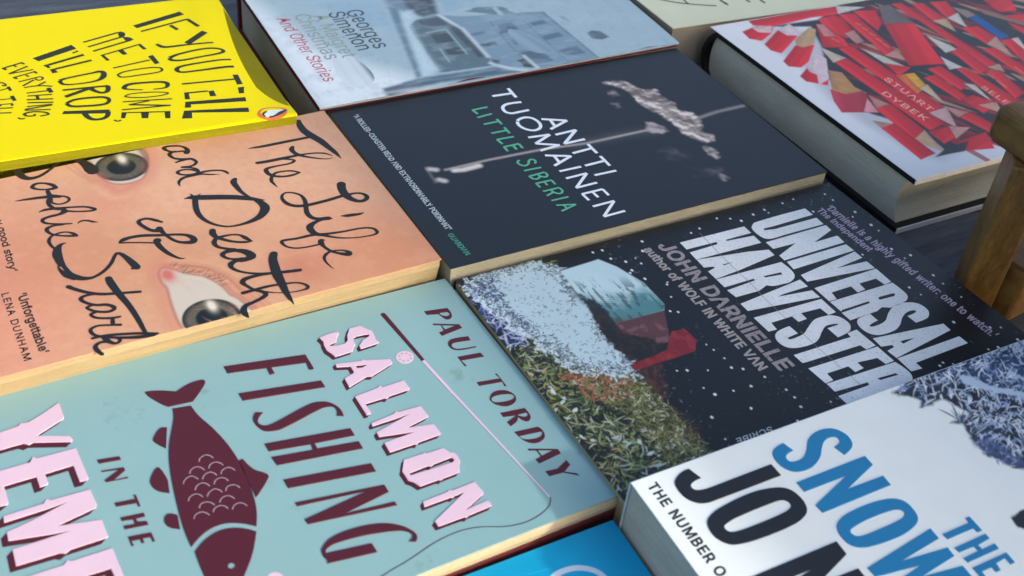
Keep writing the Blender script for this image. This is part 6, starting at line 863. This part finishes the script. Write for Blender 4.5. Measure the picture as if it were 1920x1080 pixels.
# ================================================================== small wooden stand at the right edge
t = empty('wooden_stand', (234, -86, TABLE), 'small honey-brown wooden stand with a rounded top rail, leaning over the pencil book', 'stand')
def slab(name, c, ax, up, L, Wd, H, mat, bv):
    ax = Vector(ax).normalized(); up = Vector(up); up = (up-ax*up.dot(ax)).normalized(); sd_ = ax.cross(up)
    V = []
    for a in (0, 1):
        for s in (-.5, .5):
            for h in (-.5, .5): V.append(Vector(c)+ax*L*a+sd_*Wd*s+up*H*h)
    F = [(0, 1, 3, 2), (4, 6, 7, 5), (0, 4, 5, 1), (2, 3, 7, 6), (0, 2, 6, 4), (1, 5, 7, 3)]
    o = mesh_obj(name, [(v.x-234, v.y+86, v.z-TABLE) for v in V], F, mat, t)
    m = o.modifiers.new('bevel', 'BEVEL'); m.width = bv*MM; m.segments = 4; m.limit_method = 'ANGLE'
    return o
m_wood = wood_mat('stand_wood', (96, 70, 30), (140, 106, 54), (9.0, 1.0, 2.0), .45, 22, .95)
m_wood_top = m_wood
ST = DATA['stand']
slab('top_rail', (ST['rail'][0]+46, ST['rail'][1], 60.0), ST['dir'], (0, 0, 1), 300, 92, 17, m_wood, 4.5)
lf, lt = Vector(ST['foot']), Vector((217.0, -78.5, 53.0))
slab('leg', lf, lt-lf, (.7, .7, 0), (lt-lf).length, 14.5, 24, m_wood, 1.2)
slab('leg', lf+Vector((30, -230, 0)), lt-lf, (.7, .7, 0), (lt-lf).length, 14.5, 24, m_wood, 1.2)
slab('lower_rail', (ST['low'][0], ST['low'][1], TABLE+14), (1.0, .12, .0), (0, 0, 1), 150, 24, 27, m_wood, 3.0)

# ================================================================== unseen board added to cast the shade over the right-hand books
sx, sy = SUN_XY; D0 = 700.0
def panel_pt(x, y):            # the spot on the panel whose shade reaches the covers at (x, y)
    return (x*-sy+y*sx, (D0-(x*sx+y*sy))*math.tan(R(SUN_EL))-TABLE)
t = empty('shade_board', (sx*D0, sy*D0, TABLE), 'pale wooden board on two posts, out of view, added to shade the right-hand books', 'shade panel')
prof = [panel_pt(120, -330), panel_pt(60, -260), panel_pt(10, -160), panel_pt(3, -20), panel_pt(-16, 60), panel_pt(-32, 160), panel_pt(-36, 290), (430, 400), (560, 330), (560, 120)]
px, py = -sy, sx
V = [(px*u+sx*d, py*u+sy*d, z) for d in (0, 18) for (u, z) in prof]; n = len(prof)
F = [tuple(range(n)), tuple(range(2*n-1, n-1, -1))]+[(i, n+i, n+(i+1) % n, (i+1) % n) for i in range(n)]
m_panel = wood_mat('shade_board_wood', (150, 140, 124), (190, 180, 164), (1, 1, 6), .7, 12)
mesh_obj('shade_board_face', V, F, m_panel, t)
for u in (120, 500):
    V = [(px*(u+du)+sx*d, py*(u+du)+sy*d, z) for z in (0, 330) for (du, d) in ((-12, 19), (12, 19), (12, 43), (-12, 43))]
    mesh_obj('shade_board_post', V, [(3, 2, 1, 0), (4, 5, 6, 7), (0, 1, 5, 4), (1, 2, 6, 5), (2, 3, 7, 6), (3, 0, 4, 7)], m_panel, t)
